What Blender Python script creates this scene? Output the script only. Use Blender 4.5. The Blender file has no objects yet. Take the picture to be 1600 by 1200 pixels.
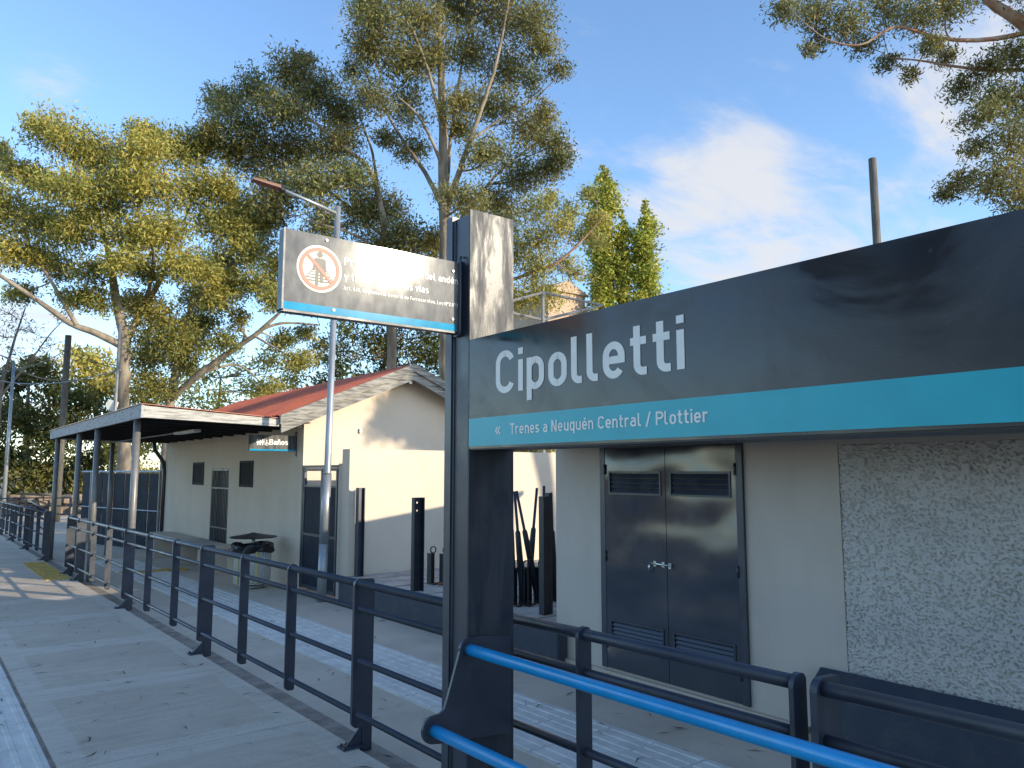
import bpy, math, random
import numpy as np
from mathutils import Vector
R = math.radians
random.seed(7)
rng = np.random.default_rng(11)
scene = bpy.context.scene
C = scene.collection

# ------------------------------------------------------------------ camera
FOC, EYE, PITCH, YAW = 1200.0, 1.7, math.atan(137 / 1200.0), R(37.77)
cam = bpy.data.cameras.new('camera')
cam.lens, cam.sensor_width, cam.clip_end, cam.clip_start = 27.0, 36.0, 3000.0, 0.05
cam_ob = bpy.data.objects.new('camera', cam)
cam_ob.location = (0, 0, EYE)
cam_ob.rotation_euler = (R(90) + PITCH, 0, -YAW)
C.objects.link(cam_ob)
scene.camera = cam_ob

# ------------------------------------------------------------------ sun, sky, exposure
SUN = Vector((0.46, -0.845, 0.272)).normalized()
SUN_EL = math.asin(SUN.z)
SUN_AZ = math.atan2(SUN.x, SUN.y)
sl = bpy.data.lights.new('sun', 'SUN')
sl.energy, sl.angle, sl.color = 2.45, R(0.5), (1.0, 0.87, 0.66)
so = bpy.data.objects.new('sun', sl)
so.rotation_euler = (-SUN).to_track_quat('-Z', 'Y').to_euler()
so.location = (6, -10, 12)
C.objects.link(so)
scene.view_settings.view_transform = 'Standard'
scene.view_settings.look = 'None'
scene.view_settings.gamma = 1.0
scene.view_settings.exposure = 1.27
SKY_STRENGTH = 0.15


def ray(u, v):
    fw = Vector((math.sin(YAW) * math.cos(PITCH), math.cos(YAW) * math.cos(PITCH), math.sin(PITCH)))
    rt = Vector((math.cos(YAW), -math.sin(YAW), 0))
    up = rt.cross(fw)
    return fw + rt * ((u - 800) / FOC) - up * ((v - 600) / FOC)


def at(u, v, d):
    """a point of the place that lies d metres deep in the view"""
    return Vector((0, 0, EYE)) + ray(u, v) * d


def build_world():
    w = bpy.data.worlds.new('World')
    scene.world = w
    w.use_nodes = True
    nt = w.node_tree
    N, L = nt.nodes, nt.links
    for n in list(N):
        N.remove(n)
    out = N.new('ShaderNodeOutputWorld')
    bg = N.new('ShaderNodeBackground')
    sky = N.new('ShaderNodeTexSky')
    sky.sky_type = 'NISHITA'
    sky.sun_disc = False
    sky.sun_elevation = SUN_EL
    sky.sun_rotation = SUN_AZ
    sky.altitude = 300
    sky.air_density = 1.0
    sky.dust_density = 0.25
    sky.ozone_density = 3.2
    bg.inputs['Strength'].default_value = SKY_STRENGTH
    tc = N.new('ShaderNodeTexCoord')
    sep = N.new('ShaderNodeSeparateXYZ')
    L.new(tc.outputs['Generated'], sep.inputs[0])
    zc = N.new('ShaderNodeMath'); zc.operation = 'MAXIMUM'; zc.inputs[1].default_value = 0.03
    L.new(sep.outputs['Z'], zc.inputs[0])
    za = N.new('ShaderNodeMath'); za.operation = 'ADD'; za.inputs[1].default_value = 0.12
    L.new(zc.outputs[0], za.inputs[0])
    dv = N.new('ShaderNodeVectorMath'); dv.operation = 'DIVIDE'
    cmb = N.new('ShaderNodeCombineXYZ')
    for i in range(3):
        L.new(za.outputs[0], cmb.inputs[i])
    L.new(tc.outputs['Generated'], dv.inputs[0])
    L.new(cmb.outputs[0], dv.inputs[1])
    mp = N.new('ShaderNodeMapping')
    mp.inputs['Rotation'].default_value = (0, 0, R(-25))
    mp.inputs['Scale'].default_value = (1.0, 1.9, 1.0)
    L.new(dv.outputs[0], mp.inputs['Vector'])
    n1 = N.new('ShaderNodeTexNoise')
    n1.inputs['Scale'].default_value = 2.1
    n1.inputs['Detail'].default_value = 9
    n1.inputs['Roughness'].default_value = 0.6
    n1.inputs['Distortion'].default_value = 0.35
    L.new(mp.outputs[0], n1.inputs['Vector'])
    # single clouds: soft masses at given directions, shared out round the whole sky
    total = n1.outputs['Fac']

    def mass(d, rad, amp, total):
        d = d.normalized()
        ds = N.new('ShaderNodeVectorMath'); ds.operation = 'DISTANCE'
        L.new(tc.outputs['Generated'], ds.inputs[0])
        ds.inputs[1].default_value = d
        mr = N.new('ShaderNodeMapRange'); mr.interpolation_type = 'SMOOTHSTEP'
        mr.inputs['From Min'].default_value = rad
        mr.inputs['From Max'].default_value = 0
        mr.inputs['To Min'].default_value = 0
        mr.inputs['To Max'].default_value = amp
        L.new(ds.outputs['Value'], mr.inputs['Value'])
        ad = N.new('ShaderNodeMath'); ad.operation = 'ADD'
        L.new(total, ad.inputs[0]); L.new(mr.outputs[0], ad.inputs[1])
        return ad.outputs[0]
    for (u, v, rad, amp) in [(1130, 220, .13, .19), (1200, 230, .09, .12), (1010, 300, .12, .20), (1090, 340, .14, .20), (1210, 395, .19, .31), (1410, 180, .15, .16), (1330, 430, .12, .16),
                             (1290, 110, .10, .12), (60, 560, .26, .30), (70, 110, .09, .14), (480, 610, .14, .2),
                             (1540, 90, .14, .22), (1460, 350, .10, .16)]:
        total = mass(ray(u, v), rad, amp, total)
    for (az, el, rad, amp) in [(110, 30, .3, .25), (150, 55, .3, .2), (190, 20, .35, .3), (235, 55, .25, .2), (275, 50, .25, .15),
                               (310, 60, .25, .15), (340, 20, .25, .25), (60, 60, .25, .18)]:
        total = mass(Vector((math.sin(R(az)) * math.cos(R(el)), math.cos(R(az)) * math.cos(R(el)), math.sin(R(el)))), rad, amp, total)
    cr = N.new('ShaderNodeMapRange'); cr.interpolation_type = 'SMOOTHSTEP'
    cr.inputs['From Min'].default_value = 0.58
    cr.inputs['From Max'].default_value = 0.94
    cr.inputs['To Max'].default_value = 0.9
    L.new(total, cr.inputs['Value'])
    tone = N.new('ShaderNodeMix'); tone.data_type = 'RGBA'; tone.blend_type = 'MULTIPLY'
    tone.inputs['Factor'].default_value = 1.0
    L.new(sky.outputs[0], tone.inputs[6])
    tone.inputs[7].default_value = (1.0, 0.99, 0.985, 1)
    mix = N.new('ShaderNodeMix'); mix.data_type = 'RGBA'
    L.new(cr.outputs[0], mix.inputs['Factor'])
    L.new(tone.outputs[2], mix.inputs[6])
    mix.inputs[7].default_value = (2.3, 2.32, 2.4, 1)
    L.new(mix.outputs[2], bg.inputs['Color'])
    L.new(bg.outputs[0], out.inputs['Surface'])


build_world()

# ------------------------------------------------------------------ materials
MATS = {}


def mat(name, col, rough=0.6, metal=0.0, spec=0.5, var=0.0, vscale=4.0, bump=0.0, bscale=60.0, col2=None, lo=0.4, hi=0.6,
        stretch=(1, 1, 1), coat=0.0, detail=6, bump2=0.0, b2scale=3.0, rvar=0.0, distort=0.0, rot=(0, 0, 0), scuff=None):
    """principled surface; colour moves between col and col2 by noise, relief by bump"""
    if name in MATS:
        return MATS[name]
    m = bpy.data.materials.new(name)
    m.use_nodes = True
    nt = m.node_tree
    N, L = nt.nodes, nt.links
    b = N['Principled BSDF']
    b.inputs['Base Color'].default_value = (*col, 1)
    b.inputs['Roughness'].default_value = rough
    b.inputs['Metallic'].default_value = metal
    b.inputs['Specular IOR Level'].default_value = spec
    b.inputs['Coat Weight'].default_value = coat
    g = N.new('ShaderNodeNewGeometry')
    mp = N.new('ShaderNodeMapping')
    mp.inputs['Scale'].default_value = stretch
    mp.inputs['Rotation'].default_value = rot
    L.new(g.outputs['Position'], mp.inputs['Vector'])
    if var > 0 or col2:
        n = N.new('ShaderNodeTexNoise')
        n.inputs['Scale'].default_value = vscale
        n.inputs['Detail'].default_value = detail
        n.inputs['Roughness'].default_value = 0.62
        n.inputs['Distortion'].default_value = distort
        L.new(mp.outputs[0], n.inputs['Vector'])
        r = N.new('ShaderNodeMapRange')
        r.inputs['From Min'].default_value = lo
        r.inputs['From Max'].default_value = hi
        L.new(n.outputs['Fac'], r.inputs['Value'])
        mx = N.new('ShaderNodeMix'); mx.data_type = 'RGBA'
        c2 = col2 if col2 else tuple(c * (1 - var) for c in col)
        mx.inputs[6].default_value = (*col, 1)
        mx.inputs[7].default_value = (*c2, 1)
        L.new(r.outputs[0], mx.inputs['Factor'])
        L.new(mx.outputs[2], b.inputs['Base Color'])
        if rvar:
            rr = N.new('ShaderNodeMapRange')
            rr.inputs['To Min'].default_value = rough
            rr.inputs['To Max'].default_value = rough + rvar
            L.new(r.outputs[0], rr.inputs['Value'])
            L.new(rr.outputs[0], b.inputs['Roughness'])
    if scuff:
        # small worn spots, chips and dust marks
        n = N.new('ShaderNodeTexNoise')
        n.inputs['Scale'].default_value = scuff[2]
        n.inputs['Detail'].default_value = 8
        n.inputs['Roughness'].default_value = .7
        L.new(g.outputs['Position'], n.inputs['Vector'])
        r = N.new('ShaderNodeMapRange')
        r.inputs['From Min'].default_value = scuff[1]
        r.inputs['From Max'].default_value = scuff[1] + .09
        r.inputs['To Max'].default_value = .8
        L.new(n.outputs['Fac'], r.inputs['Value'])
        mx2 = N.new('ShaderNodeMix'); mx2.data_type = 'RGBA'
        L.new(r.outputs[0], mx2.inputs['Factor'])
        src = b.inputs['Base Color']
        if src.is_linked:
            L.new(src.links[0].from_socket, mx2.inputs[6])
        else:
            mx2.inputs[6].default_value = (*col, 1)
        mx2.inputs[7].default_value = (*scuff[0], 1)
        L.new(mx2.outputs[2], src)
    last = None
    for amt, scl in ((bump, bscale), (bump2, b2scale)):
        if amt > 0:
            n = N.new('ShaderNodeTexNoise')
            n.inputs['Scale'].default_value = scl
            n.inputs['Detail'].default_value = 4 if scl > 2 else 0.6
            L.new(mp.outputs[0], n.inputs['Vector'])
            bp = N.new('ShaderNodeBump')
            bp.inputs['Strength'].default_value = 1.0
            bp.inputs['Distance'].default_value = amt
            L.new(n.outputs['Fac'], bp.inputs['Height'])
            if last:
                L.new(last.outputs[0], bp.inputs['Normal'])
            L.new(bp.outputs[0], b.inputs['Normal'])
            last = bp
    MATS[name] = m
    return m


slate = mat('slate_paint', (0.019, 0.026, 0.043), 0.36, spec=.75, col2=(0.028, 0.035, 0.053), vscale=5, bump=0.0006, bscale=160, rvar=0.12, scuff=((.11, .10, .09), .66, 22))
slate_sign = mat('slate_sign_face', (0.022, 0.027, 0.038), 0.10, col2=(0.048, 0.050, 0.056), vscale=1.1, stretch=(1, 1, 1.5), lo=.36, hi=.68, bump2=0.012, b2scale=.8, rvar=0.30, distort=2.2, scuff=((.10, .105, .11), .655, 9))
slate_dust = mat('slate_paint_dusty', (0.115, 0.115, 0.112), 0.5, spec=.2, col2=(0.06, 0.062, 0.066), vscale=7, stretch=(2.6, 1, .55), rot=(0, R(-28), 0), lo=.44, hi=.60, bump=0.0004, bscale=220, rvar=0.2, detail=12, distort=.4)
panel_dust = mat('sign_face_dusty', (0.13, 0.132, 0.135), 0.085, spec=.12, col2=(0.25, 0.248, 0.238), vscale=11, stretch=(1.6, 1, .8), lo=.36, hi=.74, rvar=0.02, detail=12)
cyan_sunlit = mat('cyan_vinyl_gloss', (0.012, 0.30, 0.52), 0.12, spec=.14, var=.2, vscale=14)  # sunlit copy of the stripe vinyl, coloured deeper to survive the glare
cyan = mat('cyan_vinyl', (0.012, 0.42, 0.50), 0.35, var=.14, vscale=5, lo=.4, hi=.75, bump2=.002, b2scale=2, scuff=((.03, .17, .23), .67, 14))
blue = mat('blue_rail_paint', (0.0, 0.31, 0.68), 0.3, var=.12, vscale=9, bump=0.0003, bscale=90, scuff=((.05, .12, .30), .67, 30))
letter = mat('white_vinyl_letters', (0.90, 0.88, 0.81), 0.45, var=.06, vscale=12)
letter_red = mat('red_vinyl', (0.62, 0.10, 0.06), 0.45)
letter_cream = mat('cream_vinyl', (0.80, 0.77, 0.58), 0.45)
letter_dark = mat('dark_vinyl', (0.06, 0.06, 0.055), 0.45)
brown_metal = mat('brown_underside_metal', (0.035, 0.028, 0.024), 0.5, var=.5, vscale=14)
cream = mat('cream_wall_paint', (0.67, 0.56, 0.44), 0.85, col2=(0.61, 0.50, 0.385), vscale=1.7, stretch=(1, 1, .7), lo=.42, hi=.75, bump=0.0022, bscale=38)
cream2 = mat('pale_wall_paint', (0.57, 0.49, 0.41), 0.8, col2=(0.51, 0.435, 0.36), stretch=(1, 1, .4), scuff=((.33, .29, .25), .68, 5), vscale=2.4, lo=.42, hi=.72, bump=0.0022, bscale=34, bump2=0.006, b2scale=4)
stucco = mat('rough_cast_stucco', (0.58, 0.54, 0.49), 0.95, col2=(0.49, 0.455, 0.41), vscale=2.4, lo=.45, hi=.8, bump=0.002, bscale=160)
bluewall = mat('dark_blue_masonry_paint', (0.030, 0.040, 0.060), 0.62, col2=(0.055, 0.062, 0.075), vscale=5, lo=.5, hi=.75, bump=0.004, bscale=30)
door_m = mat('dark_glossy_door_paint', (0.040, 0.046, 0.062), 0.13, spec=.8, col2=(0.048, 0.053, 0.066), vscale=3, bump2=0.10, b2scale=1.5, rvar=.08, stretch=(1, .8, 1.1), scuff=((.10, .10, .10), .68, 12))
concrete_gap = mat('dirty_gutter_concrete', (0.34, 0.28, 0.225), 0.95, var=.35, vscale=6, bump=.004, bscale=50)
pave = mat('pavement_concrete', (0.57, 0.475, 0.375), 0.9, col2=(0.47, 0.385, 0.30), vscale=1.7, lo=.38, hi=.68, bump=0.0025, bscale=90, detail=10)
tile_white = mat('white_tactile_tile', (0.68, 0.64, 0.58), 0.85, col2=(0.57, 0.535, 0.48), vscale=6, bump=0.001, bscale=110)
tile_yellow = mat('yellow_tactile_tile', (0.62, 0.40, 0.08), 0.85, var=.3, vscale=9, bump=0.001, bscale=110)
stone = mat('yard_flagstone', (0.44, 0.40, 0.35), 0.92, col2=(0.30, 0.27, 0.24), vscale=4, bump=0.006, bscale=26)
earth = mat('dry_earth', (0.27, 0.20, 0.13), 0.95, col2=(0.17, 0.14, 0.08), vscale=.35, bump=.03, bscale=3)
red_roof = mat('red_roof_sheet', (0.43, 0.115, 0.055), 0.42, col2=(0.32, 0.09, 0.055), vscale=2, bump=.0008, bscale=20)
peel_x = mat('peeling_white_paint_along_y', (0.43, 0.43, 0.42), 0.85, col2=(0.27, 0.265, 0.25), vscale=5, stretch=(6, 1, 5), lo=.52, hi=.6, bump=.004, bscale=20, detail=9)
peel_y = mat('peeling_white_paint_along_x', (0.50, 0.48, 0.44), 0.85, col2=(0.30, 0.285, 0.26), vscale=7, stretch=(.5, 6, 5), lo=.46, hi=.58, bump=.004, bscale=20, detail=10)
dark_wood = mat('dark_soffit_timber', (0.028, 0.024, 0.023), 0.8, var=.4, vscale=8, stretch=(.4, 3, 3))
slate_smear = mat('slate_paint_wiped', (0.026, 0.031, 0.044), 0.29, spec=.36, col2=(0.042, 0.045, 0.052), vscale=7, stretch=(2.6, 1, .55), rot=(0, R(-28), 0), lo=.42, hi=.60, rvar=0.26, detail=12, distort=.4, bump=0.0003, bscale=220)
post_m = mat('grey_post_paint', (0.20, 0.193, 0.185), 0.42, spec=.9, var=.25, vscale=5)
galv = mat('galvanised_steel', (0.42, 0.44, 0.45), 0.42, metal=.55, var=.25, vscale=6, stretch=(1, 1, .3))
pane_m = mat('dark_window_pane', (0.028, 0.027, 0.027), 0.75, spec=.08)
slate_matte = mat('slate_matte_sheet', (0.026, 0.033, 0.050), 0.65, spec=.15, var=.3, vscale=4)
rake_m = mat('weathered_rake_timber', (0.34, 0.32, 0.285), 0.9, col2=(0.13, 0.12, 0.108), vscale=7, stretch=(.5, 6, 5), rot=(0, R(23), 0), lo=.42, hi=.6, bump=.004, bscale=20, detail=10)
lamp_m = mat('lamp_head_plastic', (0.25, 0.13, 0.09), 0.5, var=.2)
black = mat('black_plastic_bag', (0.012, 0.012, 0.014), 0.32, bump=.01, bscale=30)
mesh_m = mat('grey_mesh_steel', (0.66, 0.65, 0.61), 0.5, metal=.1, var=.3, vscale=60)
strap_m = mat('yellow_strap', (0.55, 0.46, 0.16), 0.6)
steel_dark = mat('dark_blue_lever_paint', (0.020, 0.024, 0.034), 0.45, var=.3, vscale=9)
rust = mat('rusty_iron', (0.26, 0.11, 0.055), 0.8, var=.4, vscale=14)
chrome = mat('zinc_bolt', (0.6, 0.62, 0.63), 0.25, metal=1)
wood_pole = mat('weathered_pole_wood', (0.17, 0.155, 0.13), 0.9, var=.45, vscale=5, stretch=(6, 6, .5), bump=.006, bscale=25)
rubble = mat('rubble_stone', (0.30, 0.23, 0.17), 0.95, col2=(0.17, 0.13, 0.10), vscale=3, bump=.02, bscale=9)
bark_pale = mat('eucalyptus_bark', (0.33, 0.275, 0.21), 0.85, col2=(0.16, 0.125, 0.09), vscale=2.2, stretch=(1, 1, .35), lo=.42, hi=.62, bump=.012, bscale=9)
bark_grey = mat('grey_bark', (0.28, 0.245, 0.21), 0.9, col2=(0.16, 0.13, 0.11), vscale=3, stretch=(1, 1, .35), bump=.015, bscale=9)
bark_red = mat('reddish_bark', (0.34, 0.18, 0.11), 0.85, col2=(0.42, 0.33, 0.25), vscale=2, lo=.45, hi=.6, bump=.012, bscale=9)
glass_w = mat('light_tube_cover', (0.62, 0.60, 0.55), 0.4)
litter_m = mat('dry_leaf_litter', (0.075, 0.06, 0.045), 0.9, var=.4, vscale=40)
tan_far = mat('tan_far_wall', (0.55, 0.40, 0.29), 0.9, var=.2, vscale=.8)


def slab_mat():
    """concrete bay: brushed middle, paler trowelled margin along its edges"""
    m = bpy.data.materials.new('platform_slab_concrete')
    m.use_nodes = True
    N, L = m.node_tree.nodes, m.node_tree.links
    b = N['Principled BSDF']
    b.inputs['Roughness'].default_value = 0.9
    tc = N.new('ShaderNodeTexCoord')
    sp = N.new('ShaderNodeSeparateXYZ')
    L.new(tc.outputs['Generated'], sp.inputs[0])
    nz = N.new('ShaderNodeTexNoise'); nz.inputs['Scale'].default_value = 2.2; nz.inputs['Detail'].default_value = 4
    g = N.new('ShaderNodeNewGeometry')
    L.new(g.outputs['Position'], nz.inputs['Vector'])

    def edge(out, width, wob):
        a = N.new('ShaderNodeMath'); a.operation = 'SUBTRACT'; a.inputs[1].default_value = 0.5
        L.new(out, a.inputs[0])
        c = N.new('ShaderNodeMath'); c.operation = 'ABSOLUTE'
        L.new(a.outputs[0], c.inputs[0])
        w = N.new('ShaderNodeMath'); w.operation = 'MULTIPLY_ADD'
        w.inputs[1].default_value = wob
        L.new(nz.outputs['Fac'], w.inputs[0]); L.new(c.outputs[0], w.inputs[2])
        r = N.new('ShaderNodeMapRange')
        r.inputs['From Min'].default_value = 0.5 - width + wob * .5
        r.inputs['From Max'].default_value = 0.5 - width + wob * .5 + .012
        L.new(w.outputs[0], r.inputs['Value'])
        return r.outputs[0]
    mx = N.new('ShaderNodeMath'); mx.operation = 'MAXIMUM'
    L.new(edge(sp.outputs['X'], 0.115, .03), mx.inputs[0])
    L.new(edge(sp.outputs['Y'], 0.105, .05), mx.inputs[1])
    mp = N.new('ShaderNodeMapping'); mp.inputs['Scale'].default_value = (1.2, 9, 1)
    L.new(g.outputs['Position'], mp.inputs['Vector'])
    n2 = N.new('ShaderNodeTexNoise'); n2.inputs['Scale'].default_value = 1.6; n2.inputs['Detail'].default_value = 9; n2.inputs['Roughness'].default_value = .65
    L.new(mp.outputs[0], n2.inputs['Vector'])
    n3 = N.new('ShaderNodeTexNoise'); n3.inputs['Scale'].default_value = 1.1; n3.inputs['Detail'].default_value = 8
    L.new(g.outputs['Position'], n3.inputs['Vector'])
    av = N.new('ShaderNodeMath'); av.operation = 'MULTIPLY_ADD'; av.inputs[1].default_value = .55
    L.new(n2.outputs['Fac'], av.inputs[0])
    av2 = N.new('ShaderNodeMath'); av2.operation = 'MULTIPLY'; av2.inputs[1].default_value = .5
    L.new(n3.outputs['Fac'], av2.inputs[0]); L.new(av2.outputs[0], av.inputs[2])
    ra = N.new('ShaderNodeValToRGB')
    ra.color_ramp.elements[0].position = .36; ra.color_ramp.elements[0].color = (0.43, 0.35, 0.265, 1)
    ra.color_ramp.elements[1].position = .68; ra.color_ramp.elements[1].color = (0.57, 0.47, 0.365, 1)
    L.new(av.outputs[0], ra.inputs[0])
    rb = N.new('ShaderNodeValToRGB')
    rb.color_ramp.elements[0].position = .36; rb.color_ramp.elements[0].color = (0.48, 0.405, 0.32, 1)
    rb.color_ramp.elements[1].position = .68; rb.color_ramp.elements[1].color = (0.62, 0.53, 0.425, 1)
    L.new(av.outputs[0], rb.inputs[0])
    mm = N.new('ShaderNodeMix'); mm.data_type = 'RGBA'
    L.new(mx.outputs[0], mm.inputs['Factor'])
    L.new(ra.outputs[0], mm.inputs[6]); L.new(rb.outputs[0], mm.inputs[7])
    n5 = N.new('ShaderNodeTexNoise'); n5.inputs['Scale'].default_value = 2.6; n5.inputs['Detail'].default_value = 11; n5.inputs['Roughness'].default_value = .7; n5.inputs['Distortion'].default_value = .8
    L.new(g.outputs['Position'], n5.inputs['Vector'])
    st = N.new('ShaderNodeMapRange'); st.inputs['From Min'].default_value = .53; st.inputs['From Max'].default_value = .74; st.inputs['To Max'].default_value = .75
    L.new(n5.outputs['Fac'], st.inputs['Value'])
    ms = N.new('ShaderNodeMix'); ms.data_type = 'RGBA'
    L.new(st.outputs[0], ms.inputs['Factor']); L.new(mm.outputs[2], ms.inputs[6])
    ms.inputs[7].default_value = (0.36, 0.29, 0.225, 1)
    n6 = N.new('ShaderNodeTexNoise'); n6.inputs['Scale'].default_value = 130; n6.inputs['Detail'].default_value = 3
    L.new(g.outputs['Position'], n6.inputs['Vector'])
    sp6 = N.new('ShaderNodeMapRange'); sp6.inputs['From Min'].default_value = .3; sp6.inputs['From Max'].default_value = .7; sp6.inputs['To Min'].default_value = .80; sp6.inputs['To Max'].default_value = 1.14
    L.new(n6.outputs['Fac'], sp6.inputs['Value'])
    m6 = N.new('ShaderNodeVectorMath'); m6.operation = 'SCALE'
    L.new(ms.outputs[2], m6.inputs[0]); L.new(sp6.outputs[0], m6.inputs['Scale'])
    L.new(m6.outputs[0], b.inputs['Base Color'])
    bp = N.new('ShaderNodeBump'); bp.inputs['Distance'].default_value = .003
    mp2 = N.new('ShaderNodeMapping'); mp2.inputs['Scale'].default_value = (8, 60, 1)
    L.new(g.outputs['Position'], mp2.inputs['Vector'])
    n4 = N.new('ShaderNodeTexNoise'); n4.inputs['Scale'].default_value = 1.5; n4.inputs['Detail'].default_value = 5
    L.new(mp2.outputs[0], n4.inputs['Vector'])
    L.new(n4.outputs['Fac'], bp.inputs['Height'])
    L.new(bp.outputs[0], b.inputs['Normal'])
    return m


slab_m = slab_mat()


def leaf_mat(name, gloss=0.5, trans=0.36):
    m = bpy.data.materials.new(name)
    m.use_nodes = True
    N, L = m.node_tree.nodes, m.node_tree.links
    b = N['Principled BSDF']
    b.inputs['Roughness'].default_value = gloss
    b.inputs['Specular IOR Level'].default_value = .35
    a = N.new('ShaderNodeAttribute'); a.attribute_name = 'tint'
    L.new(a.outputs['Color'], b.inputs['Base Color'])
    t = N.new('ShaderNodeBsdfTranslucent')
    L.new(a.outputs['Color'], t.inputs['Color'])
    mx = N.new('ShaderNodeMixShader'); mx.inputs[0].default_value = trans
    L.new(b.outputs[0], mx.inputs[1]); L.new(t.outputs[0], mx.inputs[2])
    L.new(mx.outputs[0], N['Material Output'].inputs['Surface'])
    return m


leaf_m = leaf_mat('narrow_leaf')

# ------------------------------------------------------------------ mesh helpers


class MB:
    def __init__(s):
        s.v, s.f = [], []

    def add(s, vs, fs):
        o = len(s.v)
        s.v += [tuple(p) for p in vs]
        s.f += [tuple(i + o for i in f) for f in fs]
        return s

    def box(s, a, b):
        x0, y0, z0 = a; x1, y1, z1 = b
        return s.add([(x0, y0, z0), (x1, y0, z0), (x1, y1, z0), (x0, y1, z0), (x0, y0, z1), (x1, y0, z1), (x1, y1, z1), (x0, y1, z1)],
                     [(0, 3, 2, 1), (4, 5, 6, 7), (0, 1, 5, 4), (1, 2, 6, 5), (2, 3, 7, 6), (3, 0, 4, 7)])

    def hexa(s, p):
        """eight corners: four below, four above, same order"""
        return s.add(p, [(0, 3, 2, 1), (4, 5, 6, 7), (0, 1, 5, 4), (1, 2, 6, 5), (2, 3, 7, 6), (3, 0, 4, 7)])

    def prism(s, poly, axis, a, b):
        """closed outline poly (two coordinates) pushed along axis from a to b"""
        def mk(p, t):
            return {'x': (t, p[0], p[1]), 'y': (p[0], t, p[1]), 'z': (p[0], p[1], t)}[axis]
        n = len(poly)
        vs = [mk(p, a) for p in poly] + [mk(p, b) for p in poly]
        return s.add(vs, [tuple(range(n - 1, -1, -1)), tuple(range(n, 2 * n))] + [(i, (i + 1) % n, n + (i + 1) % n, n + i) for i in range(n)])

    def tube(s, pts, rad, n=10, cap=True):
        pts = [Vector(p) for p in pts]
        rad = rad if isinstance(rad, (list, tuple)) else [rad] * len(pts)
        o = len(s.v)
        ref = None
        for i, p in enumerate(pts):
            d = (pts[min(i + 1, len(pts) - 1)] - pts[max(i - 1, 0)]).normalized()
            if ref is None:
                ref = Vector((0, 0, 1)) if abs(d.z) < .9 else Vector((1, 0, 0))
            a = d.cross(ref).normalized(); b = d.cross(a).normalized()
            ref = b.cross(d) * -1 if False else ref
            for k in range(n):
                t = 2 * math.pi * k / n
                s.v.append(tuple(p + (a * math.cos(t) + b * math.sin(t)) * rad[i]))
        for i in range(len(pts) - 1):
            for k in range(n):
                q = (k + 1) % n
                s.f.append((o + i * n + k, o + i * n + q, o + (i + 1) * n + q, o + (i + 1) * n + k))
        if cap:
            s.f.append(tuple(o + k for k in range(n - 1, -1, -1)))
            e = o + (len(pts) - 1) * n
            s.f.append(tuple(e + k for k in range(n)))
        return s

    def disc(s, c, r, axis, a, b, n=28):
        poly = [(c[0] + r * math.cos(2 * math.pi * k / n), c[1] + r * math.sin(2 * math.pi * k / n)) for k in range(n)]
        return s.prism(poly, axis, a, b)

    def mesh(s, name):
        me = bpy.data.meshes.new(name)
        me.from_pydata(s.v, [], s.f)
        me.update()
        return me

    def build(s, name, m, parent=None, smooth=False, bevel=0.0):
        me = s.mesh(name)
        me.materials.append(m)
        if smooth:
            for p in me.polygons:
                p.use_smooth = len(p.vertices) == 4
        return link(name, me, parent, bevel)


def link(name, me, parent=None, bevel=0.0):
    o = bpy.data.objects.new(name, me)
    C.objects.link(o)
    if parent:
        o.parent = parent
    if bevel:
        b = o.modifiers.new('bevel', 'BEVEL')
        b.width, b.segments, b.limit_method, b.angle_limit = bevel, 2, 'ANGLE', R(40)
    return o


def tag(o, label, cat, group=None, kind=None):
    o['label'] = label
    o['category'] = cat
    if group:
        o['group'] = group
    if kind:
        o['kind'] = kind
    return o


def struct(o):
    o['kind'] = 'structure'
    return o


def empty(name, loc, label, cat, group=None):
    """a thing: an Empty at its base; parts are built in world coordinates and hung on it"""
    o = bpy.data.objects.new(name, None)
    C.objects.link(o)
    o.empty_display_size = .1
    return tag(o, label, cat, group)


def g(y):
    """level of the platform, which falls gently along its length"""
    return -0.0105 * y


# ------------------------------------------------------------------ stroke lettering (even-width grotesque like the signs')
XH, SW = 0.73, 0.135
hw = SW / 2


def arc(cx, cy, rx, ry, a0, a1, n=12):
    return [(cx + rx * math.cos(R(a0 + (a1 - a0) * i / n)), cy + ry * math.sin(R(a0 + (a1 - a0) * i / n))) for i in range(n + 1)]


def loop(x0, y0, x1, y1, r=None):
    r = r or min((x1 - x0) / 2, .26)
    ry = r * 1.05
    p = arc(x1 - r, y1 - ry, r, ry, 0, 90, 8) + arc(x0 + r, y1 - ry, r, ry, 90, 180, 8) + arc(x0 + r, y0 + ry, r, ry, 180, 270, 8) + arc(x1 - r, y0 + ry, r, ry, 270, 360, 8)
    return p + [p[0]]


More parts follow.
